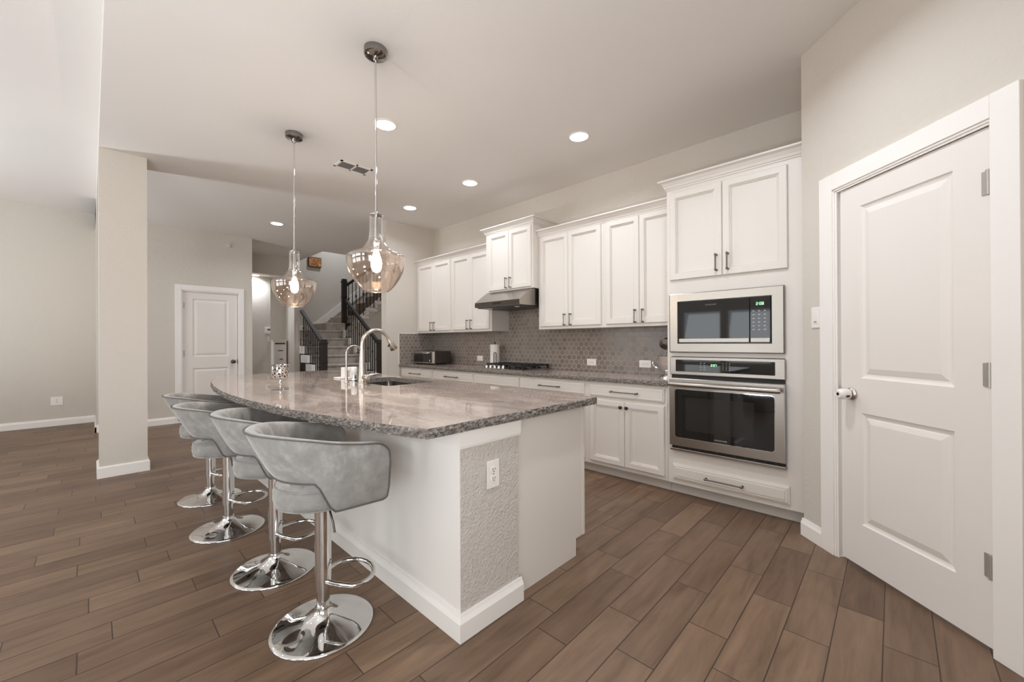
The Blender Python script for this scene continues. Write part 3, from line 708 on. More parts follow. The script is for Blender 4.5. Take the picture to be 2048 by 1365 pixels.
# ---- 7-segment style glyphs for the clocks
SEG = {'0': 'abcdef', '1': 'bc', '2': 'abged', '3': 'abgcd', '4': 'fgbc', '5': 'afgcd', '6': 'afgedc', '7': 'abc', '8': 'abcdefg', '9': 'abcdfg'}
def clock(mb, txt, x, y, z, h):
    w = h * 0.55; th = h * 0.13
    for ch in txt:
        if ch == ':':
            for k in (0.3, 0.7): mb.box(x, x + th, y - 0.0006, y, z + h * k - th / 2, z + h * k + th / 2)
            x += th * 2.2; continue
        for s_ in SEG[ch]:
            a = {'a': (0, w, h - th, h), 'g': (0, w, h / 2 - th / 2, h / 2 + th / 2), 'd': (0, w, 0, th), 'f': (0, th, h / 2, h), 'b': (w - th, w, h / 2, h), 'e': (0, th, 0, h / 2), 'c': (w - th, w, 0, h / 2)}[s_]
            mb.box(x + a[0], x + a[1], y - 0.0006, y, z + a[2], z + a[3])
        x += w * 1.35
    return mb
def lettering(parent, txt, x, y, z, h, mat):
    cu = bpy.data.curves.new('lettering', 'FONT'); cu.body = txt; cu.size = h * 1.4; cu.align_x = 'CENTER'; cu.extrude = 0.0002; cu.space_character = 1.1
    tmp = bpy.data.objects.new('lettering_tmp', cu); C.objects.link(tmp); bpy.context.view_layer.update()
    me = bpy.data.meshes.new_from_object(tmp.evaluated_get(bpy.context.evaluated_depsgraph_get())); bpy.data.objects.remove(tmp)
    me.materials.clear(); me.materials.append(mat)
    o = bpy.data.objects.new('lettering', me); C.objects.link(o)
    Rm = ROOT[parent.name].inverted() @ (Matrix.Translation((x, y, z)) @ Matrix.Rotation(PI / 2, 4, 'X'))
    o.parent = parent; o.matrix_local = Rm; ROOT[o.name] = ROOT[parent.name]; return o

# ---- microwave
t = thing('microwave', (-0.91, 3.3, 1.14), 'built-in stainless framed black microwave above the wall oven', 'microwave')
ax0, ax1, az0, az1 = -1.293, -0.526, 1.133, 1.592
bx0, bx1, bz0, bz1 = -1.230, -0.596, 1.200, 1.530
fr = MB()
prev = None
for ins, y in ((0.0, YF - 0.0005), (0.0, 3.180), (0.006, 3.176), (None, 3.176), (None, 3.192)):
    r_ = (ax0 + ins, ax1 - ins, az0 + ins, az1 - ins) if ins is not None else (bx0, bx1, bz0, bz1)
    cur = [fr.bm.verts.new(p) for p in ((r_[0], y, r_[2]), (r_[1], y, r_[2]), (r_[1], y, r_[3]), (r_[0], y, r_[3]))]
    if prev:
        for i in range(4): fr.bm.faces.new((prev[i], prev[(i + 1) % 4], cur[(i + 1) % 4], cur[i]))
    prev = cur
fr.build('trim_frame', M['steel'], t)
MB().box(bx0 + 0.001, bx1 - 0.001, 3.19, 3.56, bz0 + 0.001, bz1 - 0.001).build('oven_body', M['black'], t)
dW = -0.728
dd = MB().box(bx0 + 0.008, dW - 0.003, 3.178, 3.1895, bz0 + 0.008, bz1 - 0.006, 0.002).build('door', M['black_glass'], t)
MB().box(bx0 + 0.012, dW - 0.005, 3.172, 3.1785, bz0 + 0.010, bz0 + 0.040, 0.002).build('handle_strip', M['steel'], dd)
lettering(dd, 'FRIGIDAIRE', -0.985, 3.1776, 1.487, 0.010, M['tag_grey'])
cp = MB().box(dW + 0.001, bx1 - 0.008, 3.178, 3.1895, bz0 + 0.008, bz1 - 0.006, 0.002).build('control_panel', M['black_glass'], t)
clock(MB(), '2:08', -0.690, 3.1778, 1.468, 0.020).build('clock_display', M['led'], cp)
for r_ in range(6):
    for c_ in range(3): MB().box(-0.712 + c_ * 0.034, -0.700 + c_ * 0.034, 3.1774, 3.178, 1.425 - r_ * 0.026, 1.431 - r_ * 0.026).build('touch_key', M['button_grey'], cp)
MB().box(dW + 0.004, bx1 - 0.012, 3.172, 3.1785, bz0 + 0.010, bz0 + 0.040, 0.002).build('door_button', M['steel'], cp)

# ---- wall oven
t = thing('built_in_oven', (-0.91, 3.3, 0.36), 'built-in stainless steel wall oven with black window', 'oven')
ox0, ox1 = -1.292, -0.523
MB().box(-1.286, -0.530, YF + 0.0005, 3.74, 0.378, 1.097).build('oven_body', M['black'], t)
cp = MB().box(ox0, ox1, 3.178, YF - 0.0005, 0.958, 1.096, 0.004).build('control_panel', M['steel'], t)
gl = MB().box(-1.245, -0.580, 3.1745, 3.1785, 0.984, 1.076, 0.003).build('control_glass', M['black_glass'], cp)
clock(MB(), '2:07', -0.985, 3.1742, 1.030, 0.017).build('clock_display', M['led'], cp)
for r_ in range(4):
    for c_ in range(2): MB().box(-1.062 + c_ * 0.026, -1.050 + c_ * 0.026, 3.1738, 3.1745, 1.002 + r_ * 0.016, 1.006 + r_ * 0.016).build('touch_key', M['button_grey'], cp)
    for c_ in range(3): MB().box(-0.905 + c_ * 0.022, -0.899 + c_ * 0.022, 3.1738, 3.1745, 1.006 + r_ * 0.015, 1.010 + r_ * 0.015).build('touch_key', M['button_grey'], cp)
MB().box(ox0 + 0.012, ox1 - 0.004, 3.190, YF, 0.930, 0.958).build('air_gap', M['dark_gap'], t)
# door with rounded window opening
od = MB(); dz0, dz1 = 0.402, 0.930
prev = None; wx0, wx1, wz0, wz1 = -1.246, -0.582, 0.472, 0.846
for ins, y in ((0.0, 3.200), (0.0, 3.166), (0.005, 3.160), (None, 3.160)):
    rc = (ox0 + ins, ox1 - ins, dz0 + ins, dz1 - ins) if ins is not None else (wx0, wx1, wz0, wz1)
    cur = [od.bm.verts.new(p) for p in ((rc[0], y, rc[2]), (rc[1], y, rc[2]), (rc[1], y, rc[3]), (rc[0], y, rc[3]))]
    if prev:
        for i in range(4): od.bm.faces.new((prev[i], prev[(i + 1) % 4], cur[(i + 1) % 4], cur[i]))
    prev = cur
od.bm.faces.new(prev)
od = od.build('door', M['steel'], t)
def round_rect(mb, x0, x1, z0, z1, r, y0, y1, n=6):
    pts = []
    for cx_, cz_, a0 in ((x1 - r, z1 - r, 0), (x0 + r, z1 - r, 90), (x0 + r, z0 + r, 180), (x1 - r, z0 + r, 270)):
        for k in range(n + 1):
            a = math.radians(a0 + 90 * k / n); pts.append((cx_ + r * math.cos(a), cz_ + r * math.sin(a)))
    A = [mb.bm.verts.new((x, y0, z)) for x, z in pts]; B = [mb.bm.verts.new((x, y1, z)) for x, z in pts]; N = len(pts)
    fs = [mb.bm.faces.new(A), mb.bm.faces.new(B)] + [mb.bm.faces.new((A[i], B[i], B[(i + 1) % N], A[(i + 1) % N])) for i in range(N)]
    bmesh.ops.recalc_face_normals(mb.bm, faces=fs); return mb
round_rect(MB(), wx0 - 0.004, wx1 + 0.004, wz0 - 0.004, wz1 + 0.004, 0.022, 3.1575, 3.161).build('window_bezel', M['chrome'], od)
wn = round_rect(MB(), wx0, wx1, wz0, wz1, 0.019, 3.1555, 3.160).build('window', M['black_glass'], od)
MB().box(-1.165, -0.700, 3.1548, 3.1556, 0.535, 0.790).build('inner_window', plain('smoky_inner_glass', (0.022, 0.020, 0.018, 1), 0.05), od)
lettering(od, 'FRIGIDAIRE', -0.915, 3.1551, 0.486, 0.011, M['button_grey'])
hd = MB().tube([(ox0 + 0.020, 3.112, 0.888), (ox0 + 0.035, 3.106, 0.888), (ox1 - 0.035, 3.106, 0.888), (ox1 - 0.020, 3.112, 0.888)], 0.0175, 14)
for x_ in (ox0 + 0.045, ox1 - 0.045): hd.box(x_ - 0.012, x_ + 0.012, 3.110, 3.162, 0.876, 0.900, 0.003)
hd.build('handle', M['steel'], od, smooth=True)
vt = MB().box(ox0 + 0.02, ox1 - 0.002, 3.185, YF - 0.001, 0.380, 0.402).build('vent_grille', M['dark_gap'], t)
for k in range(12): MB().box(-1.262 + k * 0.062, -1.258 + k * 0.062, 3.181, 3.1848, 0.381, 0.401).build('vent_fin', M['pewter'], vt)
MB().box(ox0, ox1 + 0.003, 3.176, YF - 0.001, 0.360, 0.379, 0.003).build('bottom_trim', M['steel'], t)

# ---- cooktop
t = thing('cooktop', (-3.33, 3.5, ZCT), 'gas cooktop with black grates and five knobs set in the counter', 'cooktop')
MB().box(-3.715, -2.945, 3.245, 3.765, ZCT, ZCT + 0.012, 0.003).build('cooktop_plate', M['steel'], t)
for x0, x1 in ((-3.70, -3.46), (-3.45, -3.20), (-3.19, -2.96)):
    g = MB(); y0, y1, z = (3.42, 3.745, 0.957) if x0 < -3.3 else (3.28, 3.745, 0.957)
    for a in (x0 + 0.012, (x0 + x1) / 2, x1 - 0.012): g.box(a - 0.007, a + 0.007, y0, y1, z - 0.012, z, 0.002)
    for b in (y0 + 0.007, (y0 + y1) / 2, y1 - 0.007, y0 + (y1 - y0) * 0.26, y0 + (y1 - y0) * 0.74): g.box(x0, x1, b - 0.007, b + 0.007, z - 0.016, z, 0.002)
    for a in (x0 + 0.012, x1 - 0.012):
        for b in (y0 + 0.012, y1 - 0.012): g.box(a - 0.009, a + 0.009, b - 0.009, b + 0.009, ZCT + 0.012, z - 0.01)
    g.build('grate', M['black_matte'], t)
for x_, y_ in ((-3.58, 3.50), (-3.58, 3.67), (-3.325, 3.60), (-3.075, 3.42), (-3.075, 3.66)):
    MB().lathe([(0.05, 0), (0.05, 0.006), (0.036, 0.008), (0.036, 0.016), (0.03, 0.019), (0, 0.019)], (x_, y_, ZCT + 0.012), 24, cap=False).build('burner', M['black'], t, smooth=True)
for k in range(5):
    x_ = -3.60 + k * 0.071
    kb = MB().lathe([(0.027, 0), (0.027, 0.004), (0.022, 0.008), (0.021, 0.030), (0.018, 0.034), (0.0, 0.0342)], (x_, 3.335, ZCT + 0.012), 20, cap=False).build('control_knob', M['chrome'], t, smooth=True)
    MB().box(x_ - 0.003, x_ + 0.003, 3.318, 3.352, ZCT + 0.045, ZCT + 0.051, 0.001).build('knob_pointer', M['black'], kb)

# ---- outlets and switches
def wall_plate(name, label, cat, loc, rotz, w, h, kind, group=None):
    """plate facing local -y"""
    t = thing(name, loc, label, cat, group, rotz)
    MB().box(-w / 2, w / 2, -0.006, 0, -h / 2, h / 2, 0.003).build('cover_plate', M['plastic'], t, True)
    if kind in ('duplex', 'duplex_h'):
        for s_ in (-1, 1):
            cx, cz = (0, s_ * 0.0195) if kind == 'duplex' else (s_ * 0.0195, 0)
            f = MB(); pts = [(cx + 0.0165 * math.cos(a) , cz + max(-0.0135, min(0.0135, 0.0165 * math.sin(a)))) for a in [2 * PI * k / 28 for k in range(28)]] if kind == 'duplex' else [(cx + max(-0.0135, min(0.0135, 0.0165 * math.cos(a))), cz + 0.0165 * math.sin(a)) for a in [2 * PI * k / 28 for k in range(28)]]
            A = [f.bm.verts.new((x, -0.0085, z)) for x, z in pts]; B = [f.bm.verts.new((x, -0.004, z)) for x, z in pts]
            fs = [f.bm.faces.new(A)] + [f.bm.faces.new((A[i], B[i], B[(i + 1) % 28], A[(i + 1) % 28])) for i in range(28)]
            bmesh.ops.recalc_face_normals(f.bm, faces=fs)
            so = f.build('socket', M['plastic'], t, True)
            q = MB()
            if kind == 'duplex': q.box(cx - 0.0075, cx - 0.0052, -0.0092, -0.008, cz - 0.002, cz + 0.008).box(cx + 0.0052, cx + 0.0075, -0.0092, -0.008, cz - 0.001, cz + 0.007).cyl((cx, -0.0092, cz - 0.0075), 0.0028, 0.001, 10, 'y')
            else: q.box(cx - 0.002, cx + 0.008, -0.0092, -0.008, cz - 0.0075, cz - 0.0052).box(cx - 0.001, cx + 0.007, -0.0092, -0.008, cz + 0.0052, cz + 0.0075).cyl((cx - 0.0075, -0.0092, cz), 0.0028, 0.001, 10, 'y')
            q.build('slot', M['slot'], so, True)
        MB().cyl((0, -0.0072, 0), 0.003, 0.002, 12, 'y').build('screw', M['brushed_nickel'], t, True)
    elif kind == 'rocker':
        MB().box(-0.017, 0.017, -0.009, -0.004, -0.034, 0.034, 0.002).build('rocker', M['plastic'], t, True)
        MB().box(-0.010, 0.010, -0.0097, -0.0085, -0.027, -0.023).build('indicator_slot', M['slot'], t, True)
    elif kind == 'blank':
        MB().box(-0.045, 0.045, -0.0085, -0.004, -0.017, 0.017, 0.002).build('rocker', M['plastic'], t, True)
    return t
OG = 'white wall outlets'
wall_plate('outlet', 'white upright duplex outlet on the textured end of the island', 'outlet', (-1.2895, 1.226, 0.637), PI / 2, 0.073, 0.122, 'duplex')
wall_plate('switch_plate', 'small white plate on the backsplash left of the paper towels', 'switch', (-4.232, YW - 0.0102, 0.992), 0, 0.118, 0.075, 'blank')
wall_plate('outlet', 'white sideways outlet on the backsplash, midway between cooktop and oven tower', 'outlet', (-2.402, YW - 0.0102, 0.994), 0, 0.118, 0.074, 'duplex_h')
wall_plate('outlet', 'white sideways outlet on the backsplash beside the stand mixer', 'outlet', (-1.786, YW - 0.0102, 0.996), 0, 0.122, 0.074, 'duplex_h')
wall_plate('outlet', 'white outlet low on the living room wall at far left', 'outlet', (-9.0695, -0.353, 0.37), PI / 2, 0.125, 0.125, 'duplex')
wall_plate('light_switch', 'white rocker light switch left of the pantry door', 'switch', (*dpt(0.112, -0.0005), 1.358), -PI / 4, 0.071, 0.125, 'rocker')
t = thing('keypad', (-9.5995, 2.585, 1.485), 'small white keypad with a dark screen on the lit hall wall', 'keypad', None, PI / 2)
MB().box(-0.058, 0.045, -0.022, 0, -0.062, 0.062, 0.004).build('housing', M['plastic'], t, True)
MB().box(-0.012, 0.036, -0.0235, -0.021, 0.005, 0.035).build('screen', M['slot'], t, True)
wall_plate('light_switch', 'white light switch below the keypad on the lit hall wall', 'switch', (-9.5995, 2.590, 1.305), PI / 2, 0.06, 0.115, 'rocker')
tag(MB().box(XF, XF + 0.025, 1.545, 1.592, 2.80, 2.865, 0.004).build('motion_sensor', M['wall']), 'small pale sensor high on the far wall above its door', 'sensor')

# ---- toaster oven
t = thing('toaster_oven', (-5.03, 3.53, ZCT), 'dark steel toaster oven standing in the left counter corner', 'toaster oven')
q0, q1, r0, r1 = -5.300, -4.765, 3.385, 3.690; zb = ZCT + 0.014
MB().box(q0, q1, r0 + 0.02, r1, zb, zb + 0.178, 0.012).build('housing', plain('dark_steel_shell', srgb(84, 78, 74), 0.35, 0.8), t)
fr = MB().box(q0, q1, r0, r0 + 0.02, zb, zb + 0.178, 0.006).build('front_frame', M['brushed_nickel'], t)
dr = MB().box(q0 + 0.03, q1 - 0.125, r0 - 0.008, r0, zb + 0.018, zb + 0.150, 0.004).build('glass_door', M['black_glass'], t)
MB().tube([(q0 + 0.05, r0 - 0.03, zb + 0.152), (q1 - 0.145, r0 - 0.03, zb + 0.152)], 0.008, 10).box(q0 + 0.06, q0 + 0.07, r0 - 0.03, r0, zb + 0.146, zb + 0.156).box(q1 - 0.165, q1 - 0.155, r0 - 0.03, r0, zb + 0.146, zb + 0.156).build('handle', M['chrome'], dr)
cp = MB().box(q1 - 0.115, q1 - 0.055, r0 - 0.004, r0, zb + 0.014, zb + 0.165, 0.002).build('control_panel', M['black'], t)
MB().lathe([(0.016, 0), (0.015, -0.014), (0, -0.015)], (q1 - 0.085, r0 - 0.004, zb + 0.045), 18, 'y', cap=False).build('dial', M['chrome'], cp, smooth=True)
MB().box(q1 - 0.042, q1 - 0.012, r0 - 0.012, r0 + 0.002, zb + 0.008, zb + 0.172, 0.006).build('side_rail', M['chrome'], t)
for x_ in (q0 + 0.04, q1 - 0.04):
    for y_ in (r0 + 0.05, r1 - 0.04): MB().cyl((x_, y_, ZCT), 0.012, 0.016, 12).build('foot', M['black'], t)
# ---- paper towel holder and roll
px_, py_ = -3.800, 3.665
t = thing('paper_towel_holder', (px_, py_, ZCT), 'dark metal paper towel stand left of the cooktop', 'paper towel holder')
MB().lathe([(0.078, 0), (0.078, 0.008), (0.0, 0.012)], (px_, py_, ZCT), 28, cap=False).build('base', M['black'], t, smooth=True)
MB().cyl((px_, py_, ZCT + 0.005), 0.006, 0.305, 12).lathe([(0.0, 0), (0.011, 0.004), (0.012, 0.012), (0.006, 0.02), (0, 0.021)], (px_, py_, ZCT + 0.305), 14, cap=False).build('post', M['black'], t, smooth=True)
arm = [(px_ + 0.045, py_ - 0.066, ZCT + 0.008)] + [(px_ + 0.045 + 0.016 * (1 - math.cos(a)), py_ - 0.066 + 0.012 * (1 - math.cos(a)) * 0.5, ZCT + 0.17 + 0.018 * math.sin(a)) for a in [PI * k / 8 for k in range(9)]] + [(px_ + 0.077, py_ - 0.054, ZCT + 0.008)]
MB().tube(arm, 0.0045, 8).build('tension_arm', M['black'], t, smooth=True)
tag(MB().lathe([(0.018, 0), (0.064, 0), (0.064, 0.278), (0.018, 0.278)], (px_, py_, ZCT + 0.013), 36, cap=False).build('paper_towel_roll', M['paper'], None, smooth=True), 'white paper towel roll on its stand left of the cooktop', 'paper towels')
# ---- stand mixer, mostly hidden by the oven tower
mx, my = -1.448, 3.53
t = thing('stand_mixer', (mx, my, ZCT), 'chrome stand mixer half hidden behind the oven tower', 'mixer')
MB().lathe([(0.085, 0), (0.085, 0.012), (0.06, 0.028), (0.035, 0.034)], (mx, my, ZCT), 28).box(mx - 0.03, mx + 0.03, my + 0.06, my + 0.20, ZCT, ZCT + 0.03, 0.006).build('base', M['chrome'], t, smooth=True)
bw = MB().lathe([(0.03, 0.034), (0.045, 0.05), (0.075, 0.09), (0.092, 0.14), (0.097, 0.19), (0.099, 0.192), (0.094, 0.19), (0.088, 0.14)], (mx, my, ZCT), 32, cap=False).build('bowl', M['chrome'], t, smooth=True)
hnd = [(mx - 0.085 - 0.05 * math.sin(PI * k / 10) ** 0.7, my - 0.02, ZCT + 0.18 - 0.10 * k / 10) for k in range(11)]
MB().tube(hnd, 0.006, 8).build('bowl_handle', M['chrome'], bw, smooth=True)
MB().box(mx - 0.035, mx + 0.035, my + 0.12, my + 0.20, ZCT + 0.02, ZCT + 0.27, 0.012).build('column', M['pewter'], t, smooth=True)
MB().lathe([(0.0, -0.10), (0.045, -0.085), (0.058, -0.02), (0.06, 0.12), (0.05, 0.20), (0.0, 0.215)], (mx, my, ZCT + 0.30), 24, 'y', cap=False).build('motor_head', M['pewter'], t, smooth=True)
wh = MB()
for k in range(6):
    a = PI * k / 6; wh.tube([(mx + math.cos(a) * rr, my + math.sin(a) * rr, ZCT + zz) for rr, zz in ((0.008, 0.24), (0.035, 0.19), (0.05, 0.13), (0.035, 0.08), (0.0, 0.06), (-0.035, 0.08), (-0.05, 0.13), (-0.035, 0.19), (-0.008, 0.24))], 0.0018, 6)
wh.build('whisk', M['chrome'], t, smooth=True)

# ------------------------------------------------------------------ island
IX1, IX0 = -1.290, -4.800
t = thing('kitchen_island', (-3.05, 1.45, 0), 'large white kitchen island base with a textured end panel', 'kitchen island')
MB().box(IX0 + 0.013, IX1 - 0.0005, 1.0445, 1.392, 0, 0.857).build('knee_wall', M['wall_island'], t)
MB().box(IX0 + 0.013, IX1 - 0.004, 1.0435, 1.0446, 0, 0.857).build('seating_side_panel', M['trim'], t)
def mitred(mb, prof, x0, xc, yc, y1):
    """profile (out, z) along the seating side (y = yc, facing -y) and round the corner onto the end (x = xc, facing +x)"""
    n = len(prof)
    A = [mb.bm.verts.new((x0, yc - o, z)) for o, z in prof]; B = [mb.bm.verts.new((xc + o, yc - o, z)) for o, z in prof]; D = [mb.bm.verts.new((xc + o, y1, z)) for o, z in prof]
    fs = [mb.bm.faces.new(A), mb.bm.faces.new(D[::-1])]
    for i in range(n):
        fs.append(mb.bm.faces.new((A[i], B[i], B[(i + 1) % n], A[(i + 1) % n]))); fs.append(mb.bm.faces.new((B[i], D[i], D[(i + 1) % n], B[(i + 1) % n])))
    bmesh.ops.recalc_face_normals(mb.bm, faces=fs); return mb
mitred(MB(), [(0, 0.780), (0.005, 0.780), (0.006, 0.789), (0.012, 0.791), (0.012, 0.857), (0, 0.857)], IX0, IX1, 1.0432, 1.402).build('apron_molding', M['trim'], t)
mitred(MB(), [(-p, z) for p, z in base_prof(0.106, 0.019)], IX0, IX1, 1.0432, 1.408).build('baseboard', M['trim'], t)
ep = MB()
pts = [(1.3925, 0.0), (1.905, 0.0), (1.905, 0.098), (1.988, 0.098), (1.988, 0.857), (1.3925, 0.857)]
A = [ep.bm.verts.new((-1.318, y, z)) for y, z in pts]; B = [ep.bm.verts.new((-1.340, y, z)) for y, z in pts]; n = len(pts)
fs = [ep.bm.faces.new(A), ep.bm.faces.new(B)] + [ep.bm.faces.new((A[i], B[i], B[(i + 1) % n], A[(i + 1) % n])) for i in range(n)]
bmesh.ops.recalc_face_normals(ep.bm, faces=fs)
ep.box(-1.3185, -1.3145, 1.972, 1.990, 0.098, 0.857)
ep.build('end_panel', M['white'], t)
bd = MB()
for a, b, c, d in ((IX0 + 0.013, -3.48, 1.3925, 1.970), (-2.66, -1.3405, 1.3925, 1.970)): bd.box(a, b, c, d, 0.098, 0.857)
bd.box(-3.48, -2.66, 1.3925, 1.970, 0.098, 0.55).box(-3.48, -2.66, 1.3925, 1.42, 0.55, 0.857).box(-3.48, -2.66, 1.955, 1.970, 0.55, 0.857)
bd.build('carcass', M['white'], t)
MB().box(IX0 + 0.013, -1.3405, 1.40, 1.905, 0, 0.0975).build('toe_kick', M['toe'], t)
def back_panel(x0, x1, z0, z1, loops, name):
    m = MB().panel(-x1, -x0, z0, z1, 0.0, loops); m.bm.transform(Matrix.Translation((0, 1.9705, 0)) @ Matrix.Rotation(PI, 4, 'Z')); return m.build(name, M['white'], t)
xs_ = [-4.75, -4.05, -3.50, -2.64, -2.0, -1.36]
for a, b in zip(xs_[:-1], xs_[1:]):
    back_panel(a + 0.01, b - 0.01, 0.72, 0.832, DRAWER, 'drawer_front')
    mid = (a + b) / 2
    back_panel(a + 0.01, mid - 0.002, 0.127, 0.693, DOOR, 'door'); back_panel(mid + 0.002, b - 0.01, 0.127, 0.693, DOOR, 'door')

# island top: bowed seating edge
arc = []
for k in range(61):
    x = -4.85 + (4.85 - 1.252) * k / 60; arc.append((x, 7.105 - math.sqrt(6.5 ** 2 - (x + 3.05) ** 2)))
# soften the two front corners a little
arc[0] = (-4.842, arc[0][1] + 0.012); arc[-1] = (-1.258, arc[-1][1] + 0.008)
outline = arc + [(-1.252, 2.030), (-4.85, 2.030)]
na = len(arc)
hole_pts = []
hx0_, hx1_, hy0_, hy1_, hr = -3.43, -2.72, 1.515, 1.945, 0.05
for cx_, cy_, a0 in ((hx1_ - hr, hy1_ - hr, 0), (hx0_ + hr, hy1_ - hr, 90), (hx0_ + hr, hy0_ + hr, 180), (hx1_ - hr, hy0_ + hr, 270)):
    for k in range(6):
        a = math.radians(a0 + 18 * k); hole_pts.append((cx_ + hr * math.cos(a), cy_ + hr * math.sin(a)))
it = rough_edge_slab('island_countertop', outline, set(range(na)), 0.858, ZCT, '', amp=0.013, hole=hole_pts)
tag(it.build('island_countertop', [M['granite'], M['rock']]), 'big bowed granite island top with a rough chiselled edge', 'countertop')
# sink
t = thing('sink', ((hx0_ + hx1_) / 2, (hy0_ + hy1_) / 2, 0.66), 'undermount stainless sink sunk into the island top', 'sink')
m = MB()
def ring_pts(ins, z, n=6, r=0.06):
    x0, x1, y0, y1 = hx0_ - 0.006 + ins, hx1_ + 0.006 - ins, hy0_ - 0.006 + ins, hy1_ + 0.006 - ins; out = []
    for cx_, cy_, a0 in ((x1 - r, y1 - r, 0), (x0 + r, y1 - r, 90), (x0 + r, y0 + r, 180), (x1 - r, y0 + r, 270)):
        for k in range(n): a = math.radians(a0 + 90 / (n - 1) * k); out.append(m.bm.verts.new((cx_ + r * math.cos(a), cy_ + r * math.sin(a), z)))
    return out
R_ = [ring_pts(-0.018, 0.856), ring_pts(0, 0.856), ring_pts(0.004, 0.70), ring_pts(0.02, 0.668), ring_pts(0.06, 0.66)]
for a, b in zip(R_[:-1], R_[1:]):
    for i in range(len(a)): m.bm.faces.new((a[i], a[(i + 1) % len(a)], b[(i + 1) % len(a)], b[i]))
m.bm.faces.new(R_[-1]); bmesh.ops.recalc_face_normals(m.bm, faces=m.bm.faces[:])
m.build('basin', plain('sink_steel', srgb(132, 127, 121), 0.25, 1.0), t, smooth=True)
MB().lathe([(0.045, 0), (0.045, 0.004), (0.03, 0.002), (0, 0.001)], ((hx0_ + hx1_) / 2, (hy0_ + hy1_) / 2 + 0.06, 0.66), 24, cap=False).build('drain', M['chrome'], t, smooth=True)
# faucet
fx, fy = -2.99, 1.452
t = thing('faucet', (fx, fy, ZCT), 'tall brushed nickel pull-down faucet arching over the sink', 'faucet')
MB().lathe([(0.038, 0), (0.038, 0.006), (0.033, 0.012), (0.031, 0.05), (0.028, 0.10), (0.0215, 0.22), (0.0165, 0.27)], (fx, fy, ZCT), 28).build('body', M['brushed_nickel'], t, smooth=True)
sp = [(fx, fy, ZCT + 0.26)] + [(fx, fy + 0.118 * (1 - math.cos(a)), ZCT + 0.30 + 0.122 * math.sin(a)) for a in [math.radians(d) for d in range(0, 155, 9)]]
MB().tube(sp, 0.0158, 14).build('spout', M['brushed_nickel'], t, smooth=True)
e1 = Vector(sp[-1]); dd = (Vector(sp[-1]) - Vector(sp[-2])).normalized()
hd = MB().tube([e1 - dd * 0.004, e1 + dd * 0.012, e1 + dd * 0.02, e1 + dd * 0.098, e1 + dd * 0.103], 0, 16, rs=[0.0165, 0.0175, 0.0195, 0.0310, 0.0280]).build('spray_head', M['brushed_nickel'], t, smooth=True)
MB().box(-0.006, 0.006, -0.004, 0.004, -0.02, 0.02).build('spray_button', M['black'], hd, True).matrix_local = ROOT[hd.name].inverted() @ (Matrix.Translation(e1 + dd * 0.05 + Vector((0.006, -0.021, -0.006))) @ Matrix.Rotation(-0.45, 4, 'X'))
lv = MB().lathe([(0.025, 0), (0.025, 0.055), (0.022, 0.068), (0.015, 0.074)], (fx + 0.020, fy + 0.006, ZCT + 0.055), 20, 'x').tube([(fx + 0.065, fy + 0.010, ZCT + 0.064), (fx + 0.075, fy + 0.03, ZCT + 0.072), (fx + 0.075, fy + 0.085, ZCT + 0.078), (fx + 0.072, fy + 0.12, ZCT + 0.070)], 0, 10, rs=[0.011, 0.012, 0.009, 0.007])
lv.build('lever', M['brushed_nickel'], t, smooth=True)
# drinking-water tap
gx, gy = -3.270, 1.452
t = thing('water_tap', (gx, gy, ZCT), 'slim pale gooseneck water tap left of the main faucet', 'tap')
MB().lathe([(0.020, 0), (0.020, 0.006), (0.012, 0.012), (0.010, 0.05)], (gx, gy, ZCT), 20).build('base', M['brushed_nickel'], t, smooth=True)
MB().tube([(gx, gy, ZCT + 0.03), (gx, gy, ZCT + 0.14), (gx, gy, ZCT + 0.228)] + [(gx, gy + 0.066 * (1 - math.cos(a)), ZCT + 0.232 + 0.066 * math.sin(a)) for a in [math.radians(d) for d in range(8, 176, 12)]] + [(gx, gy + 0.132, ZCT + 0.20)], 0.0075, 12).build('spout', M['brushed_nickel'], t, smooth=True)
# sponge caddy and soap dispenser behind the taps
t = thing('sponge_caddy', (-3.62, 1.60, ZCT), 'white sponge caddy on a flat tray behind the water tap', 'caddy')
cdx, cdy = -3.62, 1.60
MB().box(cdx - 0.06, cdx + 0.06, cdy - 0.085, cdy + 0.075, ZCT, ZCT + 0.012, 0.004).build('tray', M['plastic'], t)
MB().box(cdx - 0.03, cdx + 0.03, cdy - 0.032, cdy + 0.004, ZCT + 0.012, ZCT + 0.10, 0.006).box(cdx - 0.03, cdx + 0.03, cdy + 0.03, cdy + 0.062, ZCT + 0.012, ZCT + 0.10, 0.006).box(cdx - 0.028, cdx + 0.028, cdy + 0.003, cdy + 0.031, ZCT + 0.07, ZCT + 0.098, 0.003).build('sponge_holder', M['plastic'], t)
sx_, sy_ = -3.33, 1.545
t = thing('soap_dispenser', (sx_, sy_, ZCT), 'small soap dispenser with white cup on a chrome foot', 'soap dispenser')
MB().lathe([(0.024, 0), (0.024, 0.008), (0.018, 0.014), (0.018, 0.048)], (sx_, sy_, ZCT), 20).build('foot', M['chrome'], t, smooth=True)
MB().lathe([(0.02, 0.048), (0.024, 0.055), (0.024, 0.112), (0.02, 0.118), (0.0, 0.119)], (sx_, sy_, ZCT), 20, cap=False).build('cup', M['plastic'], t, smooth=True)
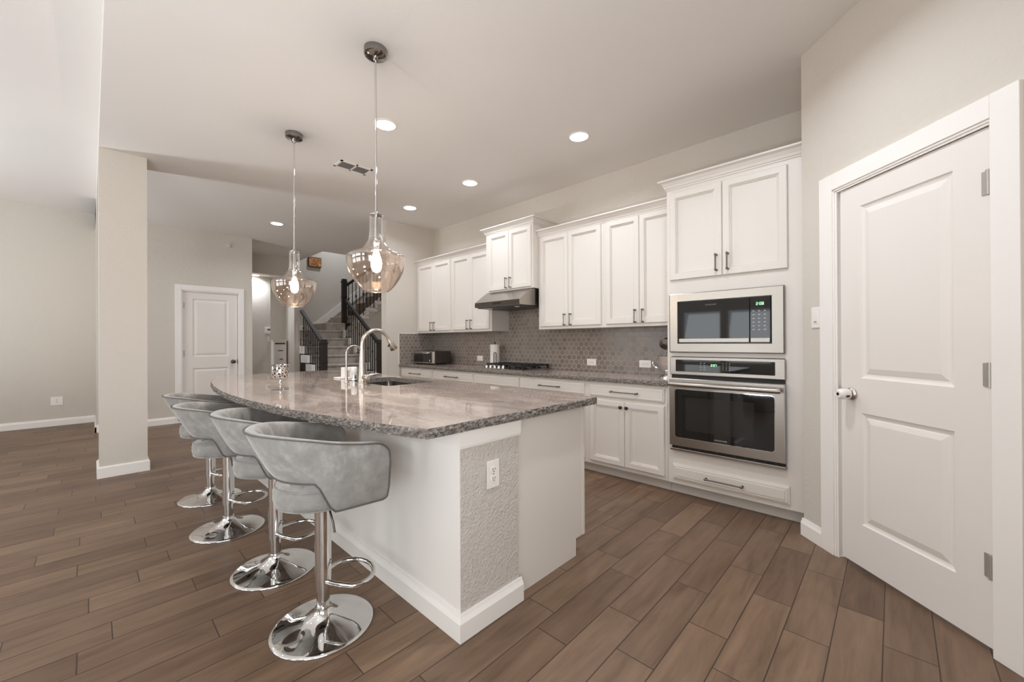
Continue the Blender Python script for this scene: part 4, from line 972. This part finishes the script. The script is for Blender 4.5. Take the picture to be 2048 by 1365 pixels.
# candle goblet
qx, qy = -3.108, 0.914
t = thing('candle_goblet', (qx, qy, ZCT), 'silver filigree candle goblet standing on the island top', 'candle holder')
MB().lathe([(0.0, 0.004), (0.047, 0.0), (0.052, 0.004), (0.048, 0.008), (0.02, 0.011), (0.007, 0.018), (0.006, 0.03), (0.011, 0.042), (0.007, 0.054), (0.006, 0.066), (0.014, 0.074), (0.03, 0.078)], (qx, qy, ZCT), 28, cap=False).build('stem', M['chrome'], t, smooth=True)
MB().lathe([(0.03, 0.077), (0.045, 0.08), (0.052, 0.09), (0.054, 0.12), (0.054, 0.160), (0.056, 0.168), (0.0565, 0.172), (0.052, 0.172), (0.050, 0.16), (0.050, 0.09), (0.03, 0.082)], (qx, qy, ZCT), 40, cap=False).build('cup', M['filigree'], t, smooth=True)

# ------------------------------------------------------------------ bar stools (local frame: sitter faces +y, origin on the floor under the column)
def smoothstep(a, b, x):
    f = max(0.0, min(1.0, (x - a) / (b - a))); return f * f * (3 - 2 * f)
A_, B_, YFR = 0.272, 0.287, 0.185
def shell_columns():
    """plan positions along the bucket from the front right end round the back to the front left end"""
    cols = []
    straight = [YFR - d for d in (0, 0.006, 0.014, 0.025, 0.04, 0.06, 0.09, 0.12, 0.15)]
    cols += [(PI / 2, y) for y in straight]
    cols += [(math.radians(a), None) for a in range(88, -89, -4)]
    cols += [(-PI / 2, y) for y in reversed(straight)]
    return cols
def shell_mesh():
    m = MB(); bm = m.bm; loops = []; pipe = []
    for th, yy in shell_columns():
        s_, c_ = math.sin(th), math.cos(th)
        if yy is None: x, y = A_ * s_, -B_ * c_
        else: x, y = math.copysign(A_, s_), yy
        nx, ny = (s_ / A_, -c_ / B_); L = math.hypot(nx, ny); nx, ny = nx / L, ny / L     # outward
        if yy is not None: nx, ny = math.copysign(1, s_), 0.0
        zt = 0.876 - 0.064 * smoothstep(-0.30, 0.19, y)
        zb = 0.674 - 0.117 * smoothstep(-0.110, -0.030, y)
        e = (YFR - y) if yy is not None else 9
        Rt, Rb = 0.065, 0.030
        if e < Rt: zt -= Rt - math.sqrt(max(0, Rt * Rt - (Rt - e) ** 2))
        if e < Rb: zb += Rb - math.sqrt(max(0, Rb * Rb - (Rb - e) ** 2))
        flare = 0.075 * max(0, c_) ** 1.5 + 0.022 if yy is None else 0.022
        th_in = 0.040
        if yy is None and abs(th) < 1.25: th_in += 0.017 * abs(math.cos(th * 9.0)) - 0.006
        def P(f, d):                                    # f: 0 bottom..1 top, d: depth inwards
            fl = flare * (1 - f) ** 1.15 if f <= 1 else 0
            return Vector((x - nx * (fl + d), y - ny * (fl + d), zb + (zt - zb) * f))
        prof = [P(0.0, 0.004), P(0.12, 0.0), P(0.35, 0.0), P(0.6, 0.0), P(0.85, 0.0), P(0.965, 0.001), P(1.0, 0.007), P(1.0, 0.020), P(0.985, 0.032), P(0.9, th_in), P(0.6, th_in + 0.004), P(0.35, th_in + 0.003), P(0.12, th_in - 0.004), P(0.0, 0.030)]
        loops.append([bm.verts.new(p) for p in prof]); pipe.append((P(0.975, -0.001), P(0.04, 0.0)))
    n = len(loops[0])
    for k in range(len(loops) - 1):
        for i in range(n): bm.faces.new((loops[k][i], loops[k][(i + 1) % n], loops[k + 1][(i + 1) % n], loops[k + 1][i]))
    bm.faces.new(loops[0]); bm.faces.new(loops[-1][::-1])
    bmesh.ops.recalc_face_normals(bm, faces=bm.faces[:])
    return m, pipe
SPECS = [(-1.795, 0.692, -0.08, 0.004, 'nearest velvet bar stool to the camera, first of four along the island'),
         (-2.428, 0.687, -0.25, -0.008, 'second grey velvet bar stool along the island, counting from the camera'),
         (-3.175, 0.622, -0.13, -0.038, 'third grey velvet bar stool along the island, counting from the camera'),
         (-3.920, 0.650, -0.08, -0.042, 'farthest velvet bar stool, last along the island by the column')]
def stool(x, y, rz, dz, label):
    t = thing('bar_stool', (x, y, 0), label, 'bar stool', 'grey velvet swivel bar stools at the island', rz)
    MB().lathe([(0.0, 0.0), (0.203, 0.0), (0.205, 0.004), (0.203, 0.008), (0.19, 0.012), (0.13, 0.022), (0.085, 0.033), (0.055, 0.048), (0.038, 0.066), (0.032, 0.078), (0.0315, 0.086), (0.0, 0.086)], (0, 0, 0), 64, cap=False).build('base', M['chrome'], t, True, True, 60)
    MB().cyl((0, 0, 0.08), 0.0262, 0.14, 28).build('gas_lift', M['chrome'], t, True, True)
    MB().lathe([(0.0330, 0.165), (0.0330, 0.545 + dz), (0.030, 0.546 + dz)], (0, 0, 0), 28).build('column_sleeve', M['chrome'], t, True, True)
    ring = [(0.030, 0.004, 0.198), (0.062, 0.030, 0.192)]
    for k in range(13):
        a = math.radians(-20 + k * 220 / 12); ring.append((0.118 * math.cos(a), 0.118 + 0.095 * math.sin(a), 0.182))
    ring += [(-0.062, 0.030, 0.192), (-0.030, 0.004, 0.198)]
    MB().tube(ring, 0.0095, 12).build('footrest', M['chrome'], t, True, True, 60)
    MB().tube([(0.03, -0.005, 0.535), (0.085, 0.0, 0.525), (0.105, 0.008, 0.475), (0.115, 0.012, 0.435)], 0.0048, 8).build('height_lever', M['pewter'], t, True, True, 60)
    MB().lathe([(0.0, 0.543), (0.12, 0.543), (0.160, 0.546), (0.178, 0.558), (0.184, 0.58), (0.184, 0.61), (0.178, 0.628), (0.160, 0.640), (0.09, 0.648), (0.0, 0.650)], (0, -0.005, dz), 48, cap=False).build('seat_cushion', M['velvet'], t, True, True, 70)
    se = MB()
    for zz, rr in ((0.630, 0.1785), (0.553, 0.1765)):
        se.tube([(rr * math.cos(2 * PI * k / 48), -0.005 + rr * math.sin(2 * PI * k / 48), zz) for k in range(48)], 0.0028, 6, closed=True)
    for k in range(-3, 4):
        c = k * 0.052; h = math.sqrt(max(0, 0.150 ** 2 - c * c))
        se.tube([(c * 0.7071 - q_ * 0.7071, -0.005 + c * 0.7071 + q_ * 0.7071, 0.6495 - 0.06 * (c * c + q_ * q_) ** 1.0 * 4 * 0.12) for q_ in (-h, -h / 2, 0, h / 2, h)], 0.0022, 5)
    se.bm.transform(Matrix.Translation((0, 0, dz)))
    se.build('seat_piping', M['velvet'], t, True, True)
    m, pipe = shell_mesh(); m.bm.transform(Matrix.Translation((0, 0, dz))); up = Vector((0, 0, dz))
    bk = m.build('backrest', M['velvet'], t, True, True, 70)
    sub = bk.modifiers.new('smooth', 'SUBSURF'); sub.levels = 1; sub.render_levels = 1
    top = [p[0] + up for p in pipe]; low = [p[1] + up for p in pipe]
    MB().tube([low[0] + (top[0] - low[0]) * f for f in (0.15, 0.5, 0.85)] + top[1:-1] + [low[-1] + (top[-1] - low[-1]) * f for f in (0.85, 0.5, 0.15)] + low[-2:0:-1], 0.0032, 6, closed=True).build('edge_piping', M['piping'], bk, True, True, 60)
    br = MB()
    br.box(-0.07, 0.07, -0.07, 0.07, 0.536 + dz, 0.544 + dz)
    br.build('mounting_plate', M['black_matte'], t, True)
for s_ in SPECS: stool(*s_)

# ------------------------------------------------------------------ pendants
GP = [(405, 0)]
prof_glass = [(0.037, 1.996), (0.0405, 1.990), (0.0408, 1.960), (0.0408, 1.910), (0.043, 1.872), (0.048, 1.842), (0.064, 1.813), (0.087, 1.786), (0.126, 1.768), (0.158, 1.754), (0.170, 1.744), (0.1725, 1.732), (0.1712, 1.705), (0.167, 1.680), (0.157, 1.648), (0.144, 1.620), (0.127, 1.594), (0.106, 1.566), (0.084, 1.543), (0.071, 1.533)]
def catmull(pr, n=4):
    out = []
    for i in range(len(pr) - 1):
        p0, p1, p2, p3 = pr[max(i - 1, 0)], pr[i], pr[i + 1], pr[min(i + 2, len(pr) - 1)]
        for k in range(n):
            f = k / n; out.append(tuple(0.5 * ((2 * p1[j]) + (-p0[j] + p2[j]) * f + (2 * p0[j] - 5 * p1[j] + 4 * p2[j] - p3[j]) * f * f + (-p0[j] + 3 * p1[j] - 3 * p2[j] + p3[j]) * f ** 3) for j in (0, 1)))
    out.append(pr[-1]); return out
def pendant(x, y, label):
    t = thing('pendant_lamp', (x, y, 0), label, 'pendant lamp', 'glass pendant lamps over the island')
    MB().lathe([(0.0, 2.965), (0.058, 2.966), (0.066, 2.972), (0.068, 2.985), (0.068, ZC - 0.0005), (0.0, ZC - 0.0005)], (0, 0, 0), 40, cap=False).build('canopy', M['dark_chrome'], t, True, True)
    MB().cyl((0, 0, 1.985), 0.0062, 0.985, 14).lathe([(0.014, 2.935), (0.014, 2.966)], (0, 0, 0), 16).build('rod', M['chrome'], t, True, True)
    MB().lathe([(0.0395, 1.994), (0.0395, 2.000), (0.025, 2.004), (0.012, 2.016), (0.0065, 2.02)], (0, 0, 0), 28).build('shade_cap', M['chrome'], t, True, True)
    MB().cyl((0, 0, 1.84), 0.010, 0.155, 16).lathe([(0.017, 1.786), (0.019, 1.79), (0.019, 1.840), (0.012, 1.848)], (0, 0, 0), 20).build('lamp_socket', M['chrome'], t, True, True)
    g = catmull(prof_glass)
    inner = [(max(r - 0.0028, 0.002), z) for r, z in g]
    MB().lathe(g + inner[::-1], (0, 0, 0), 64, cap=False).build('glass_shade', M['pendant_glass'], t, True, True, 60)
    MB().tube([(0.0705 * math.cos(2 * PI * k / 40), 0.0705 * math.sin(2 * PI * k / 40), 1.5325) for k in range(40)], 0.003, 8, closed=True).build('glass_rim', M['pendant_glass'], t, True, True, 60)
    b = MB().lathe([(0.0125, 1.790), (0.0145, 1.776), (0.022, 1.754), (0.030, 1.728), (0.0325, 1.702), (0.030, 1.676), (0.021, 1.654), (0.0, 1.645)], (0, 0, 0), 28, cap=False).build('bulb', M['bulb_glass'], t, True, True, 60)
    f = MB()
    for k in range(6):
        a = 2 * PI * k / 6; f.tube([(0.006 * math.cos(a), 0.006 * math.sin(a), 1.78), (0.017 * math.cos(a), 0.017 * math.sin(a), 1.745), (0.018 * math.cos(a), 0.018 * math.sin(a), 1.70), (0.010 * math.cos(a), 0.010 * math.sin(a), 1.675)], 0.0045, 6)
    f.build('filament', M['filament'], b, True, True)
    d = bpy.data.lights.new('bulb_light', 'POINT'); d.energy = BULB; d.color = (1.0, 0.90, 0.80); d.shadow_soft_size = 0.025
    o = bpy.data.objects.new('bulb_light', d); C.objects.link(o); o.parent = t; o.location = (0, 0, 1.70)
pendant(-2.281, 1.2, 'clear-and-amber glass pendant nearer the camera, over the island sink end')
pendant(-3.706, 1.2, 'clear-and-amber glass pendant farther away, over the left half of the island')

# ------------------------------------------------------------------ recessed lamps and vent
LG = 'recessed ceiling lamps'
def can(x, y, label, z=ZC, watts=CAN):
    t = thing('recessed_lamp', (x, y, z), label, 'ceiling lamp', LG)
    MB().lathe([(0.078, -0.001), (0.095, -0.001), (0.095, -0.005), (0.078, -0.009)], (0, 0, 0), 40, cap=False).build('trim_ring', M['plastic'], t, True, True)
    MB().lathe([(0.0, -0.016), (0.04, -0.0145), (0.066, -0.011), (0.078, -0.006), (0.078, -0.002), (0.0, -0.002)], (0, 0, 0), 40, cap=False).build('lens', M['lamp'], t, True)
    area_lamp('lamp_light', (x, y, z - 0.020), (0, 0, -1), 0.15, 0.15, watts, (0.89, 0.96, 1.06), 'DISK', t, 150)
can(-3.009, 1.668, 'recessed ceiling lamp partly hidden behind the nearer pendant rod')
can(-1.975, 2.932, 'recessed ceiling lamp nearest the oven tower', ZC, CAN * 0.72)
can(-3.431, 2.933, 'recessed ceiling lamp above the range hood side of the kitchen', ZC, CAN * 0.72)
can(-4.638, 2.920, 'recessed ceiling lamp nearest the left return wall', ZC, CAN * 0.72)
can(-6.663, 1.919, 'recessed ceiling lamp beside the farther pendant rod, toward the hall', ZC, CAN * 1.2)
can(-0.70, 2.02, 'recessed ceiling lamp just above the top edge of the photo', ZC, CAN * 1.7)
can(-1.70, 0.55, 'added ceiling fill lamp over the near end of the seating, above the frame', ZC, CAN * 0.8)  # unseen lamp added as extra fill
for x_, y_ in ((-6.5, -1.4), (-4.0, -1.4), (-1.5, -1.4), (-6.5, -3.8), (-4.0, -3.8), (-1.5, -3.8)):  # unseen ceiling lamps added behind the camera for fill light
    can(x_, y_, 'added fill lamp in the family room ceiling behind the camera', ZL, CAN * 0.3)
can(-9.47, 2.32, 'recessed lamp in the low side hall ceiling', 2.62, 7.0)
can(-7.0, 4.6, 'added fill lamp in the stair hall ceiling', ZC, 22.0)  # unseen lamp, strength raised to brighten the dark stair hall
can(-10.2, 4.5, 'added fill lamp high over the staircase', ZS, 20.0)  # unseen lamp added to brighten the stairwell
def uplighter(x, y, label, watts=UP_FILL):  # unseen lamp added behind the camera to lift the ceiling brightness
    t = thing('fill_uplighter', (x, y, 0), label, 'fill lamp', 'uplighters added on the family room floor as fill')
    MB().lathe([(0.0, 0.0), (0.25, 0.0), (0.26, 0.01), (0.26, 0.30), (0.25, 0.30), (0.245, 0.20), (0.0, 0.20)], (0, 0, 0), 32, cap=False).build('housing', M['brushed_nickel'], t, True, True)
    area_lamp('fill_uplight', (x, y, 0.298), (0, 0, 1), 0.46, 0.46, watts, (0.90, 0.96, 1.04), 'DISK', t)
uplighter(0.36, -1.62, 'added fill uplighter by the right-hand wall behind the camera')
uplighter(-6.4, -2.4, 'added fill uplighter in the left half of the family room', UP_FILL * 2.2)
uplighter(-1.7, -1.75, 'added fill uplighter just behind the camera')
t = thing('air_vent', (-3.985, 1.85, ZC), 'white ceiling air vent with two slatted halves between the pendants', 'air vent')
vx0, vx1, vy0, vy1 = -4.075, -3.895, 1.685, 2.015
fr = MB()
for a, b, c, d in ((vx0, vx0 + 0.022, vy0, vy1), (vx1 - 0.022, vx1, vy0, vy1), (vx0, vx1, vy0, vy0 + 0.022), (vx0, vx1, vy1 - 0.022, vy1), (vx0, vx1, 1.842, 1.858)): fr.box(a, b, c, d, ZC - 0.007, ZC - 0.0005)
fr.build('frame', M['plastic'], t)
MB().box(vx0 + 0.02, vx1 - 0.02, vy0 + 0.02, vy1 - 0.02, ZC - 0.0015, ZC - 0.0005).build('backing', M['dark_gap'], t)
for a, b in ((vy0 + 0.022, 1.842), (1.858, vy1 - 0.022)):
    sl = MB()
    for k in range(7):
        x_ = vx0 + 0.030 + k * 0.0195; sl.bar((x_, a, ZC - 0.006), (x_, b, ZC - 0.006), 0.008, 0.002)
    sl.build('louvres', M['slat_grey'], t)

# ------------------------------------------------------------------ staircase in the hall
RISE, RUN, SX0 = 0.19, 0.29, -7.80
YL, YRR = 3.17, 4.33
t = thing('staircase', (-9.0, 3.75, 0), 'carpeted staircase with dark railings rising in the hall beyond the island', 'staircase')
for n in range(1, 9):
    x1 = SX0 - RUN * (n - 1); x0 = x1 - RUN if n < 8 else -10.895
    y1s = YRR if n < 8 else 5.0
    st = MB().box(x0 - 0.03, x1, YL + 0.05, YRR - 0.05, RISE * n - 0.19 * (1 if n == 1 else 1), RISE * n - 0.035)
    st.box(x0 - 0.005 if n < 8 else -10.9, x1 + 0.03, YL + 0.05, YRR - 0.05, RISE * n - 0.045, RISE * n, 0.018)
    st.build('step', M['carpet'], t)
    for yy in ((YL, YRR) if n < 8 else (YRR,)):
        if n == 8: MB().box(-10.0, x1 + 0.03, yy - 0.05, yy + 0.05, RISE * n - 0.24, RISE * n + 0.02).build('tread_end', M['trim'], t)
        elif not (yy == YL and x1 < -9.3): MB().box(max(x0 - 0.01, -9.345) if yy == YL else x0 - 0.01, x1 + 0.035, yy - 0.055, yy + 0.05, RISE * n - 0.15, RISE * n + 0.012, 0.003).build('tread_end', M['trim'], t)
# winder steps and upper flight rising to the right
for k, (x0, x1, y0, y1) in enumerate(((-10.9, -10.0, 3.95, 4.40), (-10.9, -9.93, 4.40, 4.66))):
    z = 1.52 + RISE * (k + 1); MB().box(x0, x1, y0, y1 + 0.02, z - 0.19, z, 0.015).build('step', M['carpet'], t)
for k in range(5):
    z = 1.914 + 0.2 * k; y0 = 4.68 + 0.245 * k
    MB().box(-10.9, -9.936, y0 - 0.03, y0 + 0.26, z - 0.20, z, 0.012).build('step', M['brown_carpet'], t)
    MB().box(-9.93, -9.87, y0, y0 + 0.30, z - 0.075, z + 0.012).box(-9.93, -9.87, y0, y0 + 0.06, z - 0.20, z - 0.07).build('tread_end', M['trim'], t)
MB().extrude_profile([(4.43, 1.50), (4.70, 1.585), (6.1, 2.735), (6.1, 3.15), (4.70, 1.86), (4.43, 1.60)], 'x', -9.934, -9.905).build('stringer', M['wall'], t)
# skirt board on the back wall
sk = MB(); pts = [(3.14, 1.52), (3.85, 1.52), (3.85, 1.74), (4.25, 1.78), (4.70, 2.16), (5.5, 2.86), (5.5, 3.06), (4.60, 2.30), (4.15, 1.98), (3.85, 1.80), (3.14, 1.66)]
pts = [(3.14, 1.52), (4.0, 1.52), (5.6, 2.80), (5.6, 3.05), (4.02, 1.74), (3.98, 1.66), (3.14, 1.66)]
sk.extrude_profile(pts, 'x', -10.93, -10.905); sk.build('skirt_board', M['trim'], t)
def newel(t, x, y, z0, z1, w=0.105):
    m = MB().box(x - w / 2, x + w / 2, y - w / 2, y + w / 2, z0, z1 - 0.05, 0.004).box(x - w * 0.62, x + w * 0.62, y - w * 0.62, y + w * 0.62, z1 - 0.085, z1 - 0.055, 0.006).box(x - w * 0.5, x + w * 0.5, y - w * 0.5, y + w * 0.5, z1 - 0.055, z1, 0.012).box(x - w * 0.58, x + w * 0.58, y - w * 0.58, y + w * 0.58, z1 - 0.46, z1 - 0.44, 0.004)
    return m.build('newel_post', M['dark_wood'], t)
stairs = t
def railing(label, y, xa, za, xb, zb, posts):
    t = MB().bar((xa, y, za), (xb, y, zb), 0.065, 0.06).build('railing', M['dark_wood'], stairs); t['label'] = label
    for p_ in posts: newel(t, *p_)
    n = int(abs(xb - xa) / 0.0967)
    for k in range(1, n):
        x = xa + (xb - xa) * (k / n); zt = za + (zb - za) * (k / n) - 0.03
        step = max(0, min(8, int((SX0 + 0.03 - x) / RUN) + 1)); z0 = RISE * step + 0.012
        b = MB().box(x - 0.0075, x + 0.0075, y - 0.0075, y + 0.0075, z0, zt)
        b.box(x - 0.016, x + 0.016, y - 0.016, y + 0.016, z0, z0 + 0.025, 0.003)
        if k % 2: b.lathe([(0.008, 0), (0.017, 0.02), (0.017, 0.045), (0.008, 0.065)], (x, y, (z0 + zt) / 2 + 0.02), 8)
        b.build('baluster', M['iron'], t)
    return t
railing('dark wooden railing with iron balusters', YL, -8.17, 1.19, -9.345, 1.915, [(-8.15, YL, 0.20, 1.29)])
railing('dark wooden railing with iron balusters and tall newel', YRR, -8.12, 1.19, -9.85, 2.33, [(-8.10, YRR, 0.20, 1.29), (-9.86, YRR, 1.71, 2.80)])
t = MB().bar((-9.90, 4.38, 2.64), (-9.90, 6.1, 3.98), 0.065, 0.06).build('railing', M['dark_wood'], stairs); t['label'] = 'dark railing of the upper flight'
for k in range(15):
    y = 4.46 + k * 0.0955; stp = max(0, int((y - 4.68) / 0.245) + 1); z0 = 1.714 + 0.2 * stp + 0.012; zt = 2.64 + (y - 4.38) * 0.779 - 0.03
    b = MB().box(-9.9075, -9.8925, y - 0.0075, y + 0.0075, z0, zt)
    if k % 2 == 0: b.box(-9.916, -9.884, y - 0.016, y + 0.016, (z0 + zt) / 2, (z0 + zt) / 2 + 0.06, 0.004)
    b.build('baluster', M['iron'], t)
# narrow hall cabinet
t = thing('hall_cabinet', (-9.82, 2.84, 0), 'narrow pale cabinet with two dark knobs in the hall recess', 'cabinet')
hx_, hy0, hy1, hz = -9.74, 2.725, 2.985, 1.27
MB().box(-9.925, hx_, hy0, hy1, 0.06, hz, 0.004).box(-9.925, hx_ + 0.015, hy0 - 0.012, hy1 + 0.012, hz, hz + 0.022, 0.004).box(-9.92, hx_ - 0.02, hy0 + 0.01, hy1 - 0.01, 0, 0.06).build('body', M['white'], t)
MB().box(hx_, hx_ + 0.006, hy0 + 0.03, hy1 - 0.03, hz - 0.075, hz - 0.045).build('upper_slot', M['slot'], t)
MB().box(hx_, hx_ + 0.004, hy0 + 0.09, hy1 - 0.07, hz - 0.225, hz - 0.205).build('drawer_pull', M['pewter'], t)
for y_ in (2.838, 2.872):
    MB().lathe([(0.006, 0), (0.006, 0.012), (0.014, 0.016), (0.014, 0.024), (0, 0.026)], (hx_, y_ + 0.02, hz - 0.405), 14, 'x', cap=False).build('knob', M['pewter'], t, smooth=True)
# picture
t = thing('picture', (-10.92, 4.02, 3.2), 'small square orange-brown abstract picture high on the stair wall', 'picture')
MB().box(-10.928, -10.89, 3.86, 4.18, 3.19, 3.45, 0.004).build('frame', M['dark_wood'], t)
MB().box(-10.891, -10.884, 3.875, 4.165, 3.205, 3.435).build('canvas', M['art'], t)
